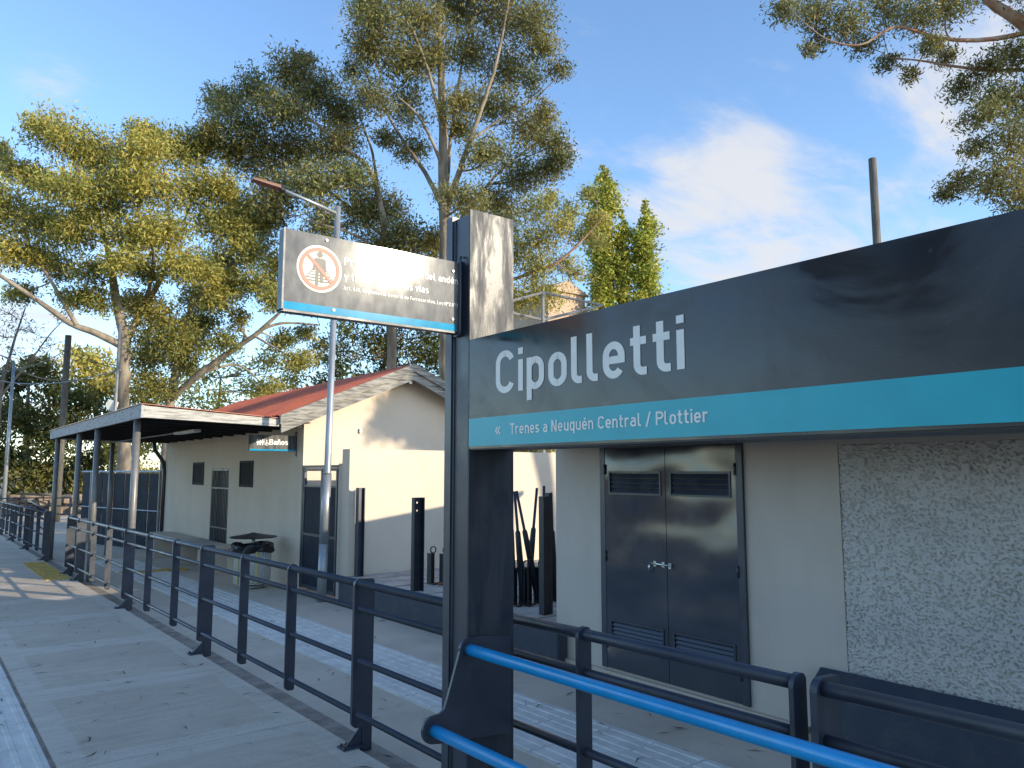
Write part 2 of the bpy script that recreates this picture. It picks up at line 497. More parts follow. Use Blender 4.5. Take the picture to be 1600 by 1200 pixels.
def glyph(ch):
    w = .5
    a, b, t, xt = hw, w - hw, 1 - hw, XH - hw
    rx = (b - a) / 2
    mid = (a + b) / 2
    bowl = loop(a, hw, b, xt)
    acc = [[(mid - .02, .84), (mid + .1, .98)]]
    if ch == 'o': return [bowl], w
    if ch == 'C': return [arc(.3, t - .23, .3 - hw, .23, 20, 90, 6)[0:] + arc(.3, t - .23, .3 - hw, .23, 90, 180, 8) + arc(.3, hw + .23, .3 - hw, .23, 180, 340, 14)], .6
    if ch == 'G': return [arc(.3, t - .23, .3 - hw, .23, 20, 180, 12) + arc(.3, hw + .23, .3 - hw, .23, 180, 360, 14) + [(.6 - hw, .5), (.34, .5)]], .62
    if ch == 'i': return [[(hw, 0), (hw, XH)], [(hw, .85), (hw, 1.0)]], SW
    if ch == 'í': return [[(hw, 0), (hw, XH)], [(hw - .01, .82), (hw + .12, .99)]], SW
    if ch == 'l': return [[(hw, 1.0), (hw, .2)] + arc(hw + .14, .2, .14, .2 - hw, 180, 270, 6)[1:] + [(.27, hw)]], .27
    if ch == 't': return [[(.15, .96), (.15, .2)] + arc(.15 + .13, .2, .13, .2 - hw, 180, 270, 6)[1:] + [(.36, hw)], [(0, xt), (.35, xt)]], .36
    if ch == 'p': return [bowl, [(a, -.24), (a, XH)]], w
    if ch == 'd': return [bowl, [(b, 0), (b, 1.0)]], w
    if ch == 'q': return [bowl, [(b, -.24), (b, XH)]], w
    if ch == 'b': return [bowl, [(a, 0), (a, 1.0)]], w
    if ch == 'g': return [bowl, [(b, XH), (b, -.08)] + arc(mid, -.06, rx, .14, 0, -150, 8)], w
    if ch in 'eé':
        s = [[(a + hw + .004, XH * .5), (b, XH * .5), (b, xt - .22)] + arc(mid, xt - .22, rx, .22, 0, 180, 12)[1:] + arc(mid, hw + .22, rx, .22, 180, 325, 12)]
        return s + (acc if ch == 'é' else []), w
    if ch == 'a': return [[(a + .03, xt - .06)] + arc(mid, xt - .18, rx, .18, 125, 0, 8) + [(b, 0)], [(b, .42), (mid, .42)] + arc(a + .17, .245, .17, .175, 90, 270, 10) + [(mid, hw), (b, .16)]], w
    if ch in 'nñ':
        s = [[(a, 0), (a, XH)], [(a, xt - .2)] + arc(mid, xt - .22, rx, .22, 150, 0, 8) + [(b, 0)]]
        if ch == 'ñ': s.append([(a + .02, .86), (mid - .06, .93), (mid + .06, .86), (b - .02, .93)])
        return s, w
    if ch == 'm': return [[(a, 0), (a, XH)], [(a, xt - .2)] + arc(a + .15, xt - .17, .15, .17, 150, 0, 8) + [(a + .3, 0)], [(a + .3, xt - .2)] + arc(a + .45, xt - .17, .15, .17, 150, 0, 8) + [(a + .6, 0)]], .6 + SW
    if ch == 'h': return [[(a, 0), (a, 1)], [(a, xt - .2)] + arc(mid, xt - .22, rx, .22, 150, 0, 8) + [(b, 0)]], w
    if ch == 'u': return [[(a, XH), (a, hw + .22)] + arc(mid, hw + .22, rx, .22, 180, 330, 10), [(b, 0), (b, XH)]], w
    if ch == 'r': return [[(a, 0), (a, XH)], [(a, xt - .2)] + arc(.26, xt - .2, .2, .2, 160, 55, 7)], .38
    if ch == 's': return [arc(.225, xt - .15, .16, .15, 30, 235, 10) + arc(.225, hw + .15, .16, .15, 65, -150, 10)], .45
    if ch == 'c': return [arc(mid, xt - .22, rx, .22, 35, 180, 10) + arc(mid, hw + .22, rx, .22, 180, 325, 10)], w - .03
    if ch == 'f': return [[(.14, 0), (.14, .8)] + arc(.27, .8, .13, .2 - hw, 180, 80, 6), [(0, xt), (.32, xt)]], .34
    if ch == 'v': return [[(.04, XH), (.24, .05), (.44, XH)]], .48
    if ch == 'y': return [[(.04, XH), (.25, .08)], [(.46, XH), (.2, -.22)]], .5
    if ch == 'T': return [[(.27, 0), (.27, 1)], [(0, t), (.54, t)]], .54
    if ch == 'N': return [[(a, 0), (a, 1)], [(a + .02, .97), (.55 - hw, .03)], [(.6 - hw, 0), (.6 - hw, 1)]], .6
    if ch == 'P': return [[(a, 0), (a, 1)], [(a, t), (.36, t)] + arc(.36, .715, .2, t - .715, 90, -90, 10) + [(a, .43 + .065)]], .57
    if ch == 'R': return [[(a, 0), (a, 1)], [(a, t), (.36, t)] + arc(.36, .715, .2, t - .715, 90, -90, 10) + [(a, .495)], [(.3, .47), (.54, 0)]], .58
    if ch == 'B': return [[(a, 0), (a, 1)], [(a, t), (.36, t)] + arc(.36, .74, .18, t - .74, 90, -90, 10) + [(a, .545)], [(a, .53)] + arc(.36, .3, .2, .3 - hw, 90, -90, 10) + [(a, hw)]], .58
    if ch == 'A': return [[(.04, 0), (.3, .98), (.56, 0)], [(.13, .28), (.47, .28)]], .6
    if ch == 'F': return [[(a, 0), (a, 1)], [(a, t), (.5, t)], [(a, .52), (.45, .52)]], .5
    if ch == 'L': return [[(a, 1), (a, hw), (.5, hw)]], .5
    if ch == '/': return [[(.03, -.08), (.36, 1.05)]], .4
    if ch == '.': return [[(hw, 0), (hw, SW)]], SW
    if ch == ',': return [[(hw + .01, SW), (hw - .04, -.12)]], SW
    if ch == 'º': return [loop(.05, .62, .3, .97)], .34
    if ch == '2': return [arc(.26, .72, .2, t - .72, 165, -20, 12) + [(.07, hw), (.5, hw)]], .5
    if ch == '4': return [[(.36, 1), (.06, .25), (.5, .25)], [(.38, .5), (.38, 0)]], .52
    if ch == '6': return [loop(a, hw, b, .62), [(a, .35), (a + .05, .6), (.33, 1)]], w
    if ch == '7': return [[(.03, t), (.47, t), (.18, 0)]], .5
    if ch == '8': return [loop(a, hw, b, .52), loop(a + .03, .52, b - .03, t)], w
    if ch == '3': return [arc(.24, .74, .18, t - .74, 150, -90, 12) + arc(.24, .29, .2, .29 - hw, 90, -150, 12)], .5
    if ch == '«': return [[(.3, .72), (.07, .4), (.3, .08)], [(.56, .72), (.33, .4), (.56, .08)]], .6
    return [], .3


def ribbon(pts, w):
    P = [Vector(p) for p in pts]
    closed = (P[0] - P[-1]).length < 1e-6
    n = len(P)
    L_, R_ = [], []
    for i in range(n):
        if closed:
            p0, p1 = P[(i - 1) % (n - 1)] if i else P[n - 2], P[(i + 1) % (n - 1)] if i < n - 1 else P[1]
        else:
            p0, p1 = P[max(i - 1, 0)], P[min(i + 1, n - 1)]
        d0 = (P[i] - p0).normalized() if (P[i] - p0).length > 1e-9 else (p1 - P[i]).normalized()
        d1 = (p1 - P[i]).normalized() if (p1 - P[i]).length > 1e-9 else d0
        n0, n1 = Vector((-d0.y, d0.x)), Vector((-d1.y, d1.x))
        m = n0 + n1
        m = m.normalized() if m.length > 1e-4 else n0
        k = w / max(m.dot(n0), .45)
        L_.append(P[i] + m * k); R_.append(P[i] - m * k)
    return L_, R_


def lettering(name, text, org, U, V, Nrm, width, height, m, parent, bold=1.0, gap=.13, thick=.0012):
    """text as raised even-width strokes; org = baseline start, U to the right, V up, Nrm out of the sign"""
    org, U, V, Nrm = Vector(org), Vector(U), Vector(V), Vector(Nrm)
    strokes, x, word = [], 0, 0
    for ch in text:
        if ch == ' ':
            x += .3
            word += 1
            continue
        st, adv = glyph(ch)
        for s in st:
            strokes.append((word, [(p[0] + x, p[1]) for p in s]))
        x += adv + gap
    x -= gap
    sx = width / x
    words = [MB() for _ in range(word + 1)]
    for k, (wd, s) in enumerate(strokes):
        mb = words[wd]
        lo, ro = ribbon(s, hw * bold)
        dz = thick + (k % 5) * .00025
        n = len(s)
        top = []
        for p in lo + ro:
            top.append(org + U * (p.x * sx) + V * (p.y * height) + Nrm * dz)
        fs = [(i, i + 1, n + i + 1, n + i) for i in range(n - 1)]
        o = len(mb.v)
        mb.add(top, fs)
    for mb in words:
        me = mb.mesh(name)
        me.materials.append(m)
        link(name, me, parent)


# ------------------------------------------------------------------ ground, platform, pavement
def build_ground():
    xs = [-400, -120, -60, -40, -28, -20, -14, -9, -6, -3.2, -3.0, 0, 5, 10, 16, 24, 40, 80, 160, 400]
    ys = [-400, -120, -50, -20, -8, 0, 8, 16, 24, 32, 44, 60, 90, 140, 260, 600, 1500]
    vs, fs = [], []
    for y in ys:
        for x in xs:
            base = g(max(min(y, 40), -20)) - .30
            if x < -3.1:
                base -= .8
            if x < -14:
                base += min((-14 - x) * .22, 3.2)  # unseen bank, added so a warm band mirrors in the doors
            vs.append((x, y, base))
    n = len(xs)
    for j in range(len(ys) - 1):
        for i in range(n - 1):
            a = j * n + i
            fs.append((a, a + 1, a + n + 1, a + n))
    struct(MB().add(vs, fs).build('ground', earth))


build_ground()


def sheet(name, x0, x1, y0, y1, dz, m, parent=None, thick=.2):
    return MB().hexa([(x0, y0, g(y0) + dz - thick), (x1, y0, g(y0) + dz - thick), (x1, y1, g(y1) + dz - thick), (x0, y1, g(y1) + dz - thick),
                      (x0, y0, g(y0) + dz), (x1, y0, g(y0) + dz), (x1, y1, g(y1) + dz), (x0, y1, g(y1) + dz)]).build(name, m, parent)


SLAB_EDGE = 2.36
platform = struct(sheet('platform', -3.1, SLAB_EDGE - .005, -14, 46, -.014, concrete_gap, thick=.28))
pavement = struct(sheet('pavement', SLAB_EDGE - .004, 12, -14, 46, -.045, pave, thick=.25))
# dirty gutter strip between the two levels
struct(sheet('gutter_strip', SLAB_EDGE + .002, SLAB_EDGE + .19, -14, 46, -.041, concrete_gap, thick=.02))


def shear(o, y):
    """lay a flat piece on the falling platform"""
    o.location.z = g(y)
    o.rotation_euler.x = math.atan(-0.0105)


def slabs():
    w, l = SLAB_EDGE - .80, 1.95
    me = MB().box((-w / 2 + .004, -l / 2 + .004, -.02), (w / 2 - .004, l / 2 - .004, 0)).mesh('concrete_slab')
    me.materials.append(slab_m)
    for k in range(-4, 19):
        y = 7.33 + l * (k + .5)
        o = link('concrete_slab', me, platform)
        o.location.x = .80 + w / 2
        o.location.y = y
        shear(o, y)
    w2 = 2.98
    me = MB().box((-w2 / 2 + .004, -l / 2 + .004, -.02), (w2 / 2 - .004, l / 2 - .004, 0)).mesh('concrete_slab')
    me.materials.append(slab_m)
    for k in range(-4, 19):
        y = 7.33 + l * (k + .5)
        o = link('concrete_slab', me, platform)
        o.location.x = -.03 - w2 / 2
        o.location.y = y
        shear(o, y)


slabs()


def tactile(dots=False):
    """square paving tile with raised bars along its length (or rounded studs)"""
    t, mb = .4, MB()
    mb.box((-t / 2 + .003, -t / 2 + .003, -.02), (t / 2 - .003, t / 2 - .003, 0))
    if dots:
        for i in range(6):
            for j in range(6):
                mb.disc((-.165 + .066 * i, -.165 + .066 * j), .017, 'z', -.001, .005, 6)
    else:
        for i in range(4):
            x = -.15 + .1 * i
            mb.hexa([(x - .021, -.19, -.001), (x + .021, -.19, -.001), (x + .021, .19, -.001), (x - .021, .19, -.001),
                     (x - .013, -.185, .006), (x + .013, -.185, .006), (x + .013, .185, .006), (x - .013, .185, .006)])
    return mb


bar_me = tactile().mesh('tactile_tile'); bar_me.materials.append(tile_white)
dot_me = tactile(True).mesh('warning_tile'); dot_me.materials.append(tile_yellow)


def lay(me, name, x, y, dz, parent, rot=0):
    o = link(name, me, parent)
    o.location = (x, y, g(y) + dz + random.uniform(-.0012, .0012))
    o.rotation_euler = (math.atan(-0.0105), 0, rot + random.uniform(-.004, .004))


for j in range(2):
    for i in range(52):
        lay(bar_me, 'tactile_tile', .575 - .4 * j, 2.2 + .4 * i, .001, platform)
for j in range(2):
    for i in range(50):
        lay(bar_me, 'tactile_tile', 3.42 + .4 * j, -.6 + .4 * i, -.034, pavement)
for i in range(9):
    lay(dot_me, 'warning_tile', 2.13, 15.8 + .4 * i, .006, platform)
for i in range(3):
    lay(dot_me, 'warning_tile', 3.42 + .4 * i, 16.2, -.024, pavement)


def litter():
    """fallen gum leaves strewn over the paving: nobody could count them"""
    mb = MB()
    for k in range(360):
        r = random.random()
        if r < .4:
            x, y, dz = random.uniform(.6, 2.3), random.uniform(3, 16), .003
        else:
            x, y, dz = random.uniform(2.42, 4.8), random.uniform(1.6, 14), -.040
        if 3.2 < x < 4.02 and dz < 0:
            dz = -.026
        if x < .8:
            dz = .009
        a = random.uniform(0, 6.28); l = random.uniform(.025, .075); w = l * random.uniform(.06, .12)
        d, q = Vector((math.cos(a), math.sin(a), 0)), Vector((-math.sin(a), math.cos(a), 0))
        c = Vector((x, y, g(y) + dz))
        bend = q * random.uniform(-.35, .35) * l
        up = Vector((0, 0, random.uniform(.001, .012)))
        mb.add([c - d * l + bend, c - q * w + up, c + d * l + bend, c + q * w + up], [(0, 1, 2, 3)])
    o = mb.build('leaf_litter', litter_m)
    o['label'] = 'dry fallen leaves strewn over the concrete paving'
    o['category'] = 'leaf litter'
    o['kind'] = 'stuff'


litter()

# ------------------------------------------------------------------ fence
FX = 2.37
RZ = (1.02, .86, .53, .197)


def post_outline(big):
    w1 = .102 if big else .036
    z0 = .15
    pts = []
    top, bot = 1.052, (.155 if big else .155)
    pts += [(w1, top - .02), (w1 - .012, top - .004)]
    pts += [(x, z) for x, z in arc(0, top - .042, .042, .042, 90, 180, 6)]
    pts += [(x, z) for x, z in arc(0, bot + .0, .042, .042, 180, 270, 6)]
    if big:
        pts += [(.032, bot - .042), (.032, -.045), (.102, -.045)]
    else:
        pts += [(.028, bot - .042), (.036, bot - .03)]
    return pts[::-1]


post_me = {}
for big in (True, False):
    t = .026 if big else .018
    post_me[big] = MB().prism([p for p in post_outline(big)], 'y', -t / 2, t / 2).mesh('post')
    post_me[big].materials.append(slate)
foot_mb = MB().prism([(.034, .13), (-.075, .012), (.034, .012)], 'y', -.006, .006)
foot_mb.box((-.11, -.05, .001), (.03, .05, .012))
for sx_, sy_ in ((-.09, -.03), (-.09, .03), (-.055, .03)):
    foot_mb.disc((sx_, sy_), .010, 'z', .0115, .026, 6)
foot_me = foot_mb.mesh('foot_bracket')
foot_me.materials.append(slate)
collar_me = MB().tube([(0, -.011, 0), (0, .011, 0)], .034, 12).mesh('collar')
collar_me.materials.append(slate)


def fence(label, posts, y0, y1):
    f = empty('fence', (FX, y0, g(y0)), label, 'fence', 'pipe fence sections along the platform')
    for k, rz in enumerate(RZ):
        r = .0245 if k == 0 else .019
        MB().tube([(FX, y0, g(y0) + rz), (FX, y1, g(y1) + rz)], r, 14).build('rail', slate, f, smooth=True)
    for y, big in posts:
        p = link('post', post_me[big], f)
        p.location = (FX, y, g(y))
        if big:
            q = link('foot_bracket', foot_me, p)
        for rz in RZ[:1] if big else RZ[:1]:
            c = link('collar', collar_me, p)
            c.location = (0, 0, rz)
    return f


S_, B_ = False, True
fence('slate pipe fence section from the station sign column to the open gap', [(16.5, B_), (15.35, B_), (14.0, S_), (12.78, S_), (11.6, B_), (10.34, S_), (9.12, S_), (8.1, B_), (6.89, S_), (5.82, S_), (4.69, B_), (3.55, S_), (3.4, B_)], 16.55, 3.38)
fence('short slate pipe fence section behind the blue handrails, ending at the double post', [(3.3, B_), (2.546, S_), (1.51, S_)], 3.32, 1.505)
fence('slate pipe fence section running out of frame before the blue plinth', [(1.43, B_), (.35, S_), (-.75, S_), (-1.9, B_)], 1.44, -1.95)
fence('far slate pipe fence section beyond the gap', [(19.7, B_), (20.9, S_), (22.1, S_), (23.3, B_), (24.5, S_), (25.7, S_), (26.9, B_), (28.1, S_), (29.3, S_), (30.5, B_), (31.7, S_), (32.9, S_), (34.1, B_)], 19.68, 34.2)

# ------------------------------------------------------------------ station sign
CY = 2.96
col = empty('sign_column', (2.17, 3.06, 0), 'tall slate steel column carrying the station name board', 'column')
zc0 = g(3) - .04
MB().box((2.052, CY + .012, zc0), (2.288, CY + .15, 2.945)).build('shaft', slate, col)
MB().box((2.04, CY, 2.322), (2.302, CY + .0115, 2.96)).build('top_flange_plate', slate_smear, col)
MB().box((2.04, CY, zc0), (2.302, CY + .0115, 2.3215)).build('front_flange', slate_smear, col)
MB().box((2.036, CY + .151, zc0), (2.306, CY + .205, 2.962)).build('rear_flange', slate, col)
MB().tube([(2.049, CY + .147, zc0), (2.049, CY + .147, 2.94)], .006, 6).build('weld_bead', slate, col)
# handrail bracket plate
pts = [(2.275, .93), (2.10, .955)] + [(2.035 + .048 * math.cos(R(a)), .905 + .048 * math.sin(R(a))) for a in range(80, 190, 15)]
pts += [(1.917, .69), (1.905, .664), (1.885, .652)] + [(1.852 + .055 * math.cos(R(a)), .592 + .058 * math.sin(R(a))) for a in range(95, 275, 15)]
pts += [(1.885, .528), (2.06, .515), (2.275, .50)]
MB().prism(pts[::-1], 'y', CY - .016, CY - .002).build('handrail_plate', slate, col)

sb = empty('station_name_board', (2.04, 1.4, 1.8), 'long slate station name board with cyan stripe reading Cipolletti', 'sign')
Y0, Y1 = CY - .001, -1.3
MB().box((2.04, Y1, 1.806), (2.28, Y0, 2.32)).build('board_body', slate_sign, sb)
MB().box((2.037, Y1, 1.816), (2.0396, Y0 - .001, 1.945)).build('cyan_stripe', cyan, sb)
MB().box((2.043, Y1 + .01, 1.800), (2.277, Y0 - .003, 1.8058)).build('underside_plate', brown_metal, sb)
U_, V_, N_ = (0, -1, 0), (0, 0, 1), (-1, 0, 0)
lettering('station_name_lettering', 'Cipolletti', (2.04, 2.748, 2.046), U_, V_, N_, 1.07, .187, letter, sb, bold=1.12, gap=.135)
lettering('direction_lettering', 'Trenes a Neuquén Central / Plottier', (2.037, 2.64, 1.861), U_, V_, N_, 1.056, .047, letter, sb, bold=1.05, gap=.13)
lettering('arrow_lettering', '«', (2.037, 2.752, 1.861), U_, V_, N_, .042, .052, letter, sb, bold=.9)

# blue handrails on the camera side of the fence
for zz, xx, lab in ((.905, 2.035, 'upper bright blue tubular handrail below the name board'), (.592, 1.852, 'lower bright blue tubular handrail low at the frame bottom')):
    hr = empty('handrail', (xx, CY, zz), lab, 'handrail')
    s = .0105
    yb = CY - .017
    MB().tube([(xx, yb, zz), (xx, -2.4, zz + s * (yb + 2.4))], .0255, 20).build('tube', blue, hr, smooth=True)
    MB().tube([(xx, yb + .0005, zz), (xx, yb - .008, zz)], .031, 20).build('weld_ring', slate, hr, smooth=True)

# prohibition sign
ps = empty('prohibition_sign', (2.03, 3.06, 2.36), 'sunlit dusty sign with no-walking-on-tracks roundel projecting from the column', 'sign')
FY = 3.035
MB().box((1.158, FY, 2.368), (2.030, FY + .045, 2.709)).build('panel', panel_dust, ps)
MB().box((1.1585, FY - .002, 2.3685), (2.012, FY - .0003, 2.401)).build('cyan_stripe', cyan_sunlit, ps)
MB().box((1.150, FY - .003, 2.360), (1.1578, FY + .047, 2.7095)).build('frame_edge', slate, ps)
MB().box((1.150, FY - .003, 2.358), (2.03, FY + .047, 2.3678)).build('bottom_edge', slate, ps)
MB().box((2.0301, FY + .008, 2.35), (2.051, FY + .05, 2.72)).build('mounting_plate', slate, ps)
rod = [(2.018, FY - .014, 2.345), (2.022, FY - .018, 2.37), (2.024, FY - .018, 2.55), (2.022, FY - .018, 2.70), (2.030, FY - .006, 2.735), (2.045, FY + .01, 2.742)]
MB().tube(rod, .006, 8).build('fixing_rod', slate, ps, smooth=True)
for bx_, bz_ in ((1.99, 2.66), (1.99, 2.425), (1.38, 2.39), (1.34, 2.69)):
    MB().disc((bx_, bz_), .006, 'y', FY - .006, FY - .0004, 8).build('rivet', galv, ps)
cx_, cz_ = 1.312, 2.560
disc = MB().disc((cx_, cz_), .102, 'y', FY - .0012, FY - .0003, 48).build('roundel', letter_cream, ps)


def flat(name, polys, m, lift):
    mb = MB()
    for i, p in enumerate(polys):
        y = FY - lift - i * .0002
        mb.add([(x, y, z) for x, z in p], [tuple(range(len(p)))])
    me = mb.mesh(name)
    me.materials.append(m)
    return link(name, me, disc)


def ring_mb(r0, r1, y, n=48):
    vs = [(cx_ + r * math.cos(2 * math.pi * k / n), y, cz_ + r * math.sin(2 * math.pi * k / n)) for r in (r0, r1) for k in range(n)]
    return MB().add(vs, [(k, (k + 1) % n, n + (k + 1) % n, n + k) for k in range(n)])


def strip(p, q, w):
    d = Vector((q[0] - p[0], q[1] - p[1])).normalized()
    n = Vector((-d.y, d.x)) * w
    return [(p[0] + n.x, p[1] + n.y), (p[0] - n.x, p[1] - n.y), (q[0] - n.x, q[1] - n.y), (q[0] + n.x, q[1] + n.y)]


def rel(x, z):
    return (cx_ + x, cz_ + z)


flat('track_mark', [strip(rel(-.066, -.052), rel(-.028, .0), .002), strip(rel(.066, -.052), rel(.028, .0), .002)] +
     [strip(rel(-.028 - .0095 * i, -.004 - .0125 * i), rel(.028 + .0095 * i, -.004 - .0125 * i), .0016 + .0004 * i) for i in range(5)], letter_dark, .0015)
flat('walker_mark', [[rel(.0135 * math.cos(R(a)), .062 + .0135 * math.sin(R(a))) for a in range(0, 360, 24)],
                     [rel(x, z) for x, z in ((-.026, .04), (-.018, .046), (.018, .046), (.027, .04), (.03, -.012), (.021, -.014), (.017, .02), (.016, -.06), (.003, -.06), (.001, -.012), (-.004, -.012), (-.005, -.074), (-.019, -.074), (-.017, .02), (-.022, -.012), (-.031, -.01))]], letter_dark, .0027)
me = ring_mb(.076, .092, FY - .0036).mesh('red_ring'); me.materials.append(letter_red); link('red_ring', me, disc)
flat('red_slash', [strip(rel(-.06, .058), rel(.06, -.058), .0065)], letter_red, .0040)
U2, N2 = (1, 0, 0), (0, -1, 0)
lettering('warning_lettering', 'Prohibido descender del andén', (1.425, FY, 2.598), U2, V_, N2, .594, .033, letter, ps, gap=.14)
lettering('warning_lettering', 'y transitar por las vías', (1.426, FY, 2.531), U2, V_, N2, .428, .033, letter, ps, gap=.14)
lettering('law_lettering', 'Art. 6/4, Reglamento General de Ferrocarriles, Ley Nº2.873', (1.425, FY, 2.487), U2, V_, N2, .594, .0165, letter, ps, gap=.16)

# ------------------------------------------------------------------ equipment building behind the name board
eq = empty('equipment_building', (5, 2, 0), 'pale painted equipment building with double metal doors behind the name board', 'building')
BX, EY = 5.0, 5.75


def rz(x):
    return 2.05 + .135 * (x - 5.0)


MB().box((BX, 2.81, -.3), (BX + .25, EY, 2.02)).build('front_wall', cream2, eq)
MB().box((BX, .42, 1.885), (BX + .25, 2.809, 2.02)).build('lintel_band', cream2, eq)
MB().box((BX + .045, .42, -.3), (BX + .25, 2.809, 1.8845)).build('backing_wall', stucco, eq)
MB().prism([(BX + .251, -.3), (10.5, -.3), (10.5, rz(10.5) - .06), (BX + .251, rz(5.25) - .06)], 'y', EY - .25, EY - .001).build('end_wall', cream2, eq)
MB().box((10.25, .42, -.3), (10.499, EY - .251, 2.6)).build('rear_wall', cream2, eq)
MB().hexa([(4.3, .42, rz(4.3) - .05), (10.7, .42, rz(10.7) - .05), (10.7, EY + .02, rz(10.7) - .05), (4.3, EY + .02, rz(4.3) - .05),
           (4.3, .42, rz(4.3) + .02), (10.7, .42, rz(10.7) + .02), (10.7, EY + .02, rz(10.7) + .02), (4.3, EY + .02, rz(4.3) + .02)]).build('roof', brown_metal, eq)  # hidden eave drawn out so its shadow reaches the tile strip


def stucco_panel():
    """rough-cast face, real relief: worm-eaten crumbs a centimetre across"""
    y0, y1, z0, z1, st = 1.0, 2.806, .25, 1.8835, .0052
    ny, nz = int((y1 - y0) / st), int((z1 - z0) / st)

    def blur(a, k):
        for ax in (0, 1):
            c = np.cumsum(np.concatenate([np.repeat(a.take([0], ax), k, ax), a, np.repeat(a.take([-1], ax), k, ax)], ax), ax)
            a = (c.take(range(2 * k, c.shape[ax]), ax) - c.take(range(0, c.shape[ax] - 2 * k), ax)) / (2 * k)
        return a
    n1 = rng.standard_normal((nz, ny)); n1 = blur(n1, 1); n1 /= n1.std()
    n2 = blur(rng.standard_normal((nz, ny)), 3); n2 /= n2.std()
    big = blur(blur(rng.standard_normal((nz, ny)), 20), 20); big /= big.std()
    w1 = blur(rng.standard_normal((nz, ny)), 1); w1 /= w1.std()
    w2 = blur(rng.standard_normal((nz, ny)), 1); w2 = w2 + .5 * np.roll(w2, 1, 1) + .5 * np.roll(w2, 2, 1); w2 /= w2.std()
    pits = np.clip((w1 - .75) / .4, 0, 1)       # thin winding cracks between the crumbs
    pits = np.maximum(pits * np.clip(w2 + 1.0, 0, 1), np.clip((w2 - 1.15) / .35, 0, 1))
    hgt = .0012 * n1 + .0015 * np.clip(n2, -1, 1) - pits * .0145
    zz, yy = np.meshgrid(np.linspace(z0, z1, nz), np.linspace(y0, y1, ny), indexing='ij')
    co = np.stack([BX + .004 - hgt, yy, zz], -1).reshape(-1, 3)
    idx = np.arange(nz * ny).reshape(nz, ny)
    q = np.stack([idx[:-1, :-1], idx[1:, :-1], idx[1:, 1:], idx[:-1, 1:]], -1).reshape(-1, 4)
    me = np_mesh('stucco_face', co, q)
    me.materials.append(stucco)
    link('stucco_face', me, eq)


def np_mesh(name, co, quads, tint=None):
    me = bpy.data.meshes.new(name)
    nv, nf = len(co), len(quads)
    me.vertices.add(nv)
    me.vertices.foreach_set('co', np.ascontiguousarray(co, dtype=np.float32).ravel())
    me.loops.add(nf * 4)
    me.loops.foreach_set('vertex_index', np.ascontiguousarray(quads, dtype=np.int32).ravel())
    me.polygons.add(nf)
    me.polygons.foreach_set('loop_start', np.arange(0, nf * 4, 4, dtype=np.int32))
    me.update(calc_edges=True)
    if tint is not None:
        a = me.color_attributes.new('tint', 'FLOAT_COLOR', 'POINT')
        t = np.ones((nv, 4), dtype=np.float32)
        t[:, :3] = tint
        a.data.foreach_set('color', t.ravel())
    return me


stucco_panel()
# small clips left in the stucco
for yy_, zz_ in ((2.64, 1.764), (2.60, 1.196), (2.57, .625), (2.0, 1.72)):
    MB().box((BX - .012, yy_ - .022, zz_ - .032), (BX + .01, yy_ + .022, zz_ + .032)).build('wall_clip', stucco, eq, bevel=.006)
# plinth with sloped top
MB().prism([(4.80, -.3), (4.995, -.3), (4.995, .375), (4.965, .383), (4.86, .31), (4.83, .285)], 'y', .42, 2.985).build('plinth', bluewall, eq)
MB().box((4.955, 3.1, -.3), (4.9995, 5.72, -.04)).build('door_sill', pave, eq)
# doors
dr = MB()
DX = 4.975
dr.box((DX, 5.045, -.02), (4.9995, 5.11, 1.965)).box((DX, 3.57, -.02), (4.9995, 3.632, 1.965)).box((DX, 3.6325, 1.915), (4.9995, 5.0445, 1.965))
frame = dr.build('door_frame', slate, eq, bevel=.003)


def door_leaf(ya, yb):
    d = MB()
    X0, X1 = DX + .004, DX + .02
    za, zb = -.035 + .02, 1.908
    va, vb = ya + .055, yb - .06
    bars = [(za, .245), (.395, 1.51), (1.692, zb)]
    for p, q in bars:
        d.box((X0, ya, p), (X1, yb, q))
    for p, q in ((.245, .395), (1.51, 1.692)):
        d.box((X0, ya, p), (X1, va, q)); d.box((X0, vb, p), (X1, yb, q))
    leaf = d.build('door_leaf', door_m, eq)
    for p, q in ((.245, .395), (1.51, 1.692)):
        fr = MB()
        fr.box((X0 - .008, va - .012, p - .012), (X0 - .0003, vb + .012, p + .004)).box((X0 - .008, va - .012, q - .004), (X0 - .0003, vb + .012, q + .012))
        fr.box((X0 - .008, va - .012, p + .0042), (X0 - .0003, va + .004, q - .0042)).box((X0 - .008, vb - .004, p + .0042), (X0 - .0003, vb + .012, q - .0042))
        fr.build('vent_frame', slate, leaf)
        n = 4
        for i in range(n):
            z = p + .006 + (q - p - .012) / n * i
            h = (q - p - .012) / n
            MB().hexa([(X0 - .004, va + .005, z), (X0 - .001, va + .005, z), (X0 - .001, vb - .005, z), (X0 - .004, vb - .005, z),
                       (X1 - .001, va + .005, z + h * .92), (X1 + .002, va + .005, z + h * .92), (X1 + .002, vb - .005, z + h * .92), (X1 - .001, vb - .005, z + h * .92)]).build('louvre_slat', slate, leaf)
    return leaf


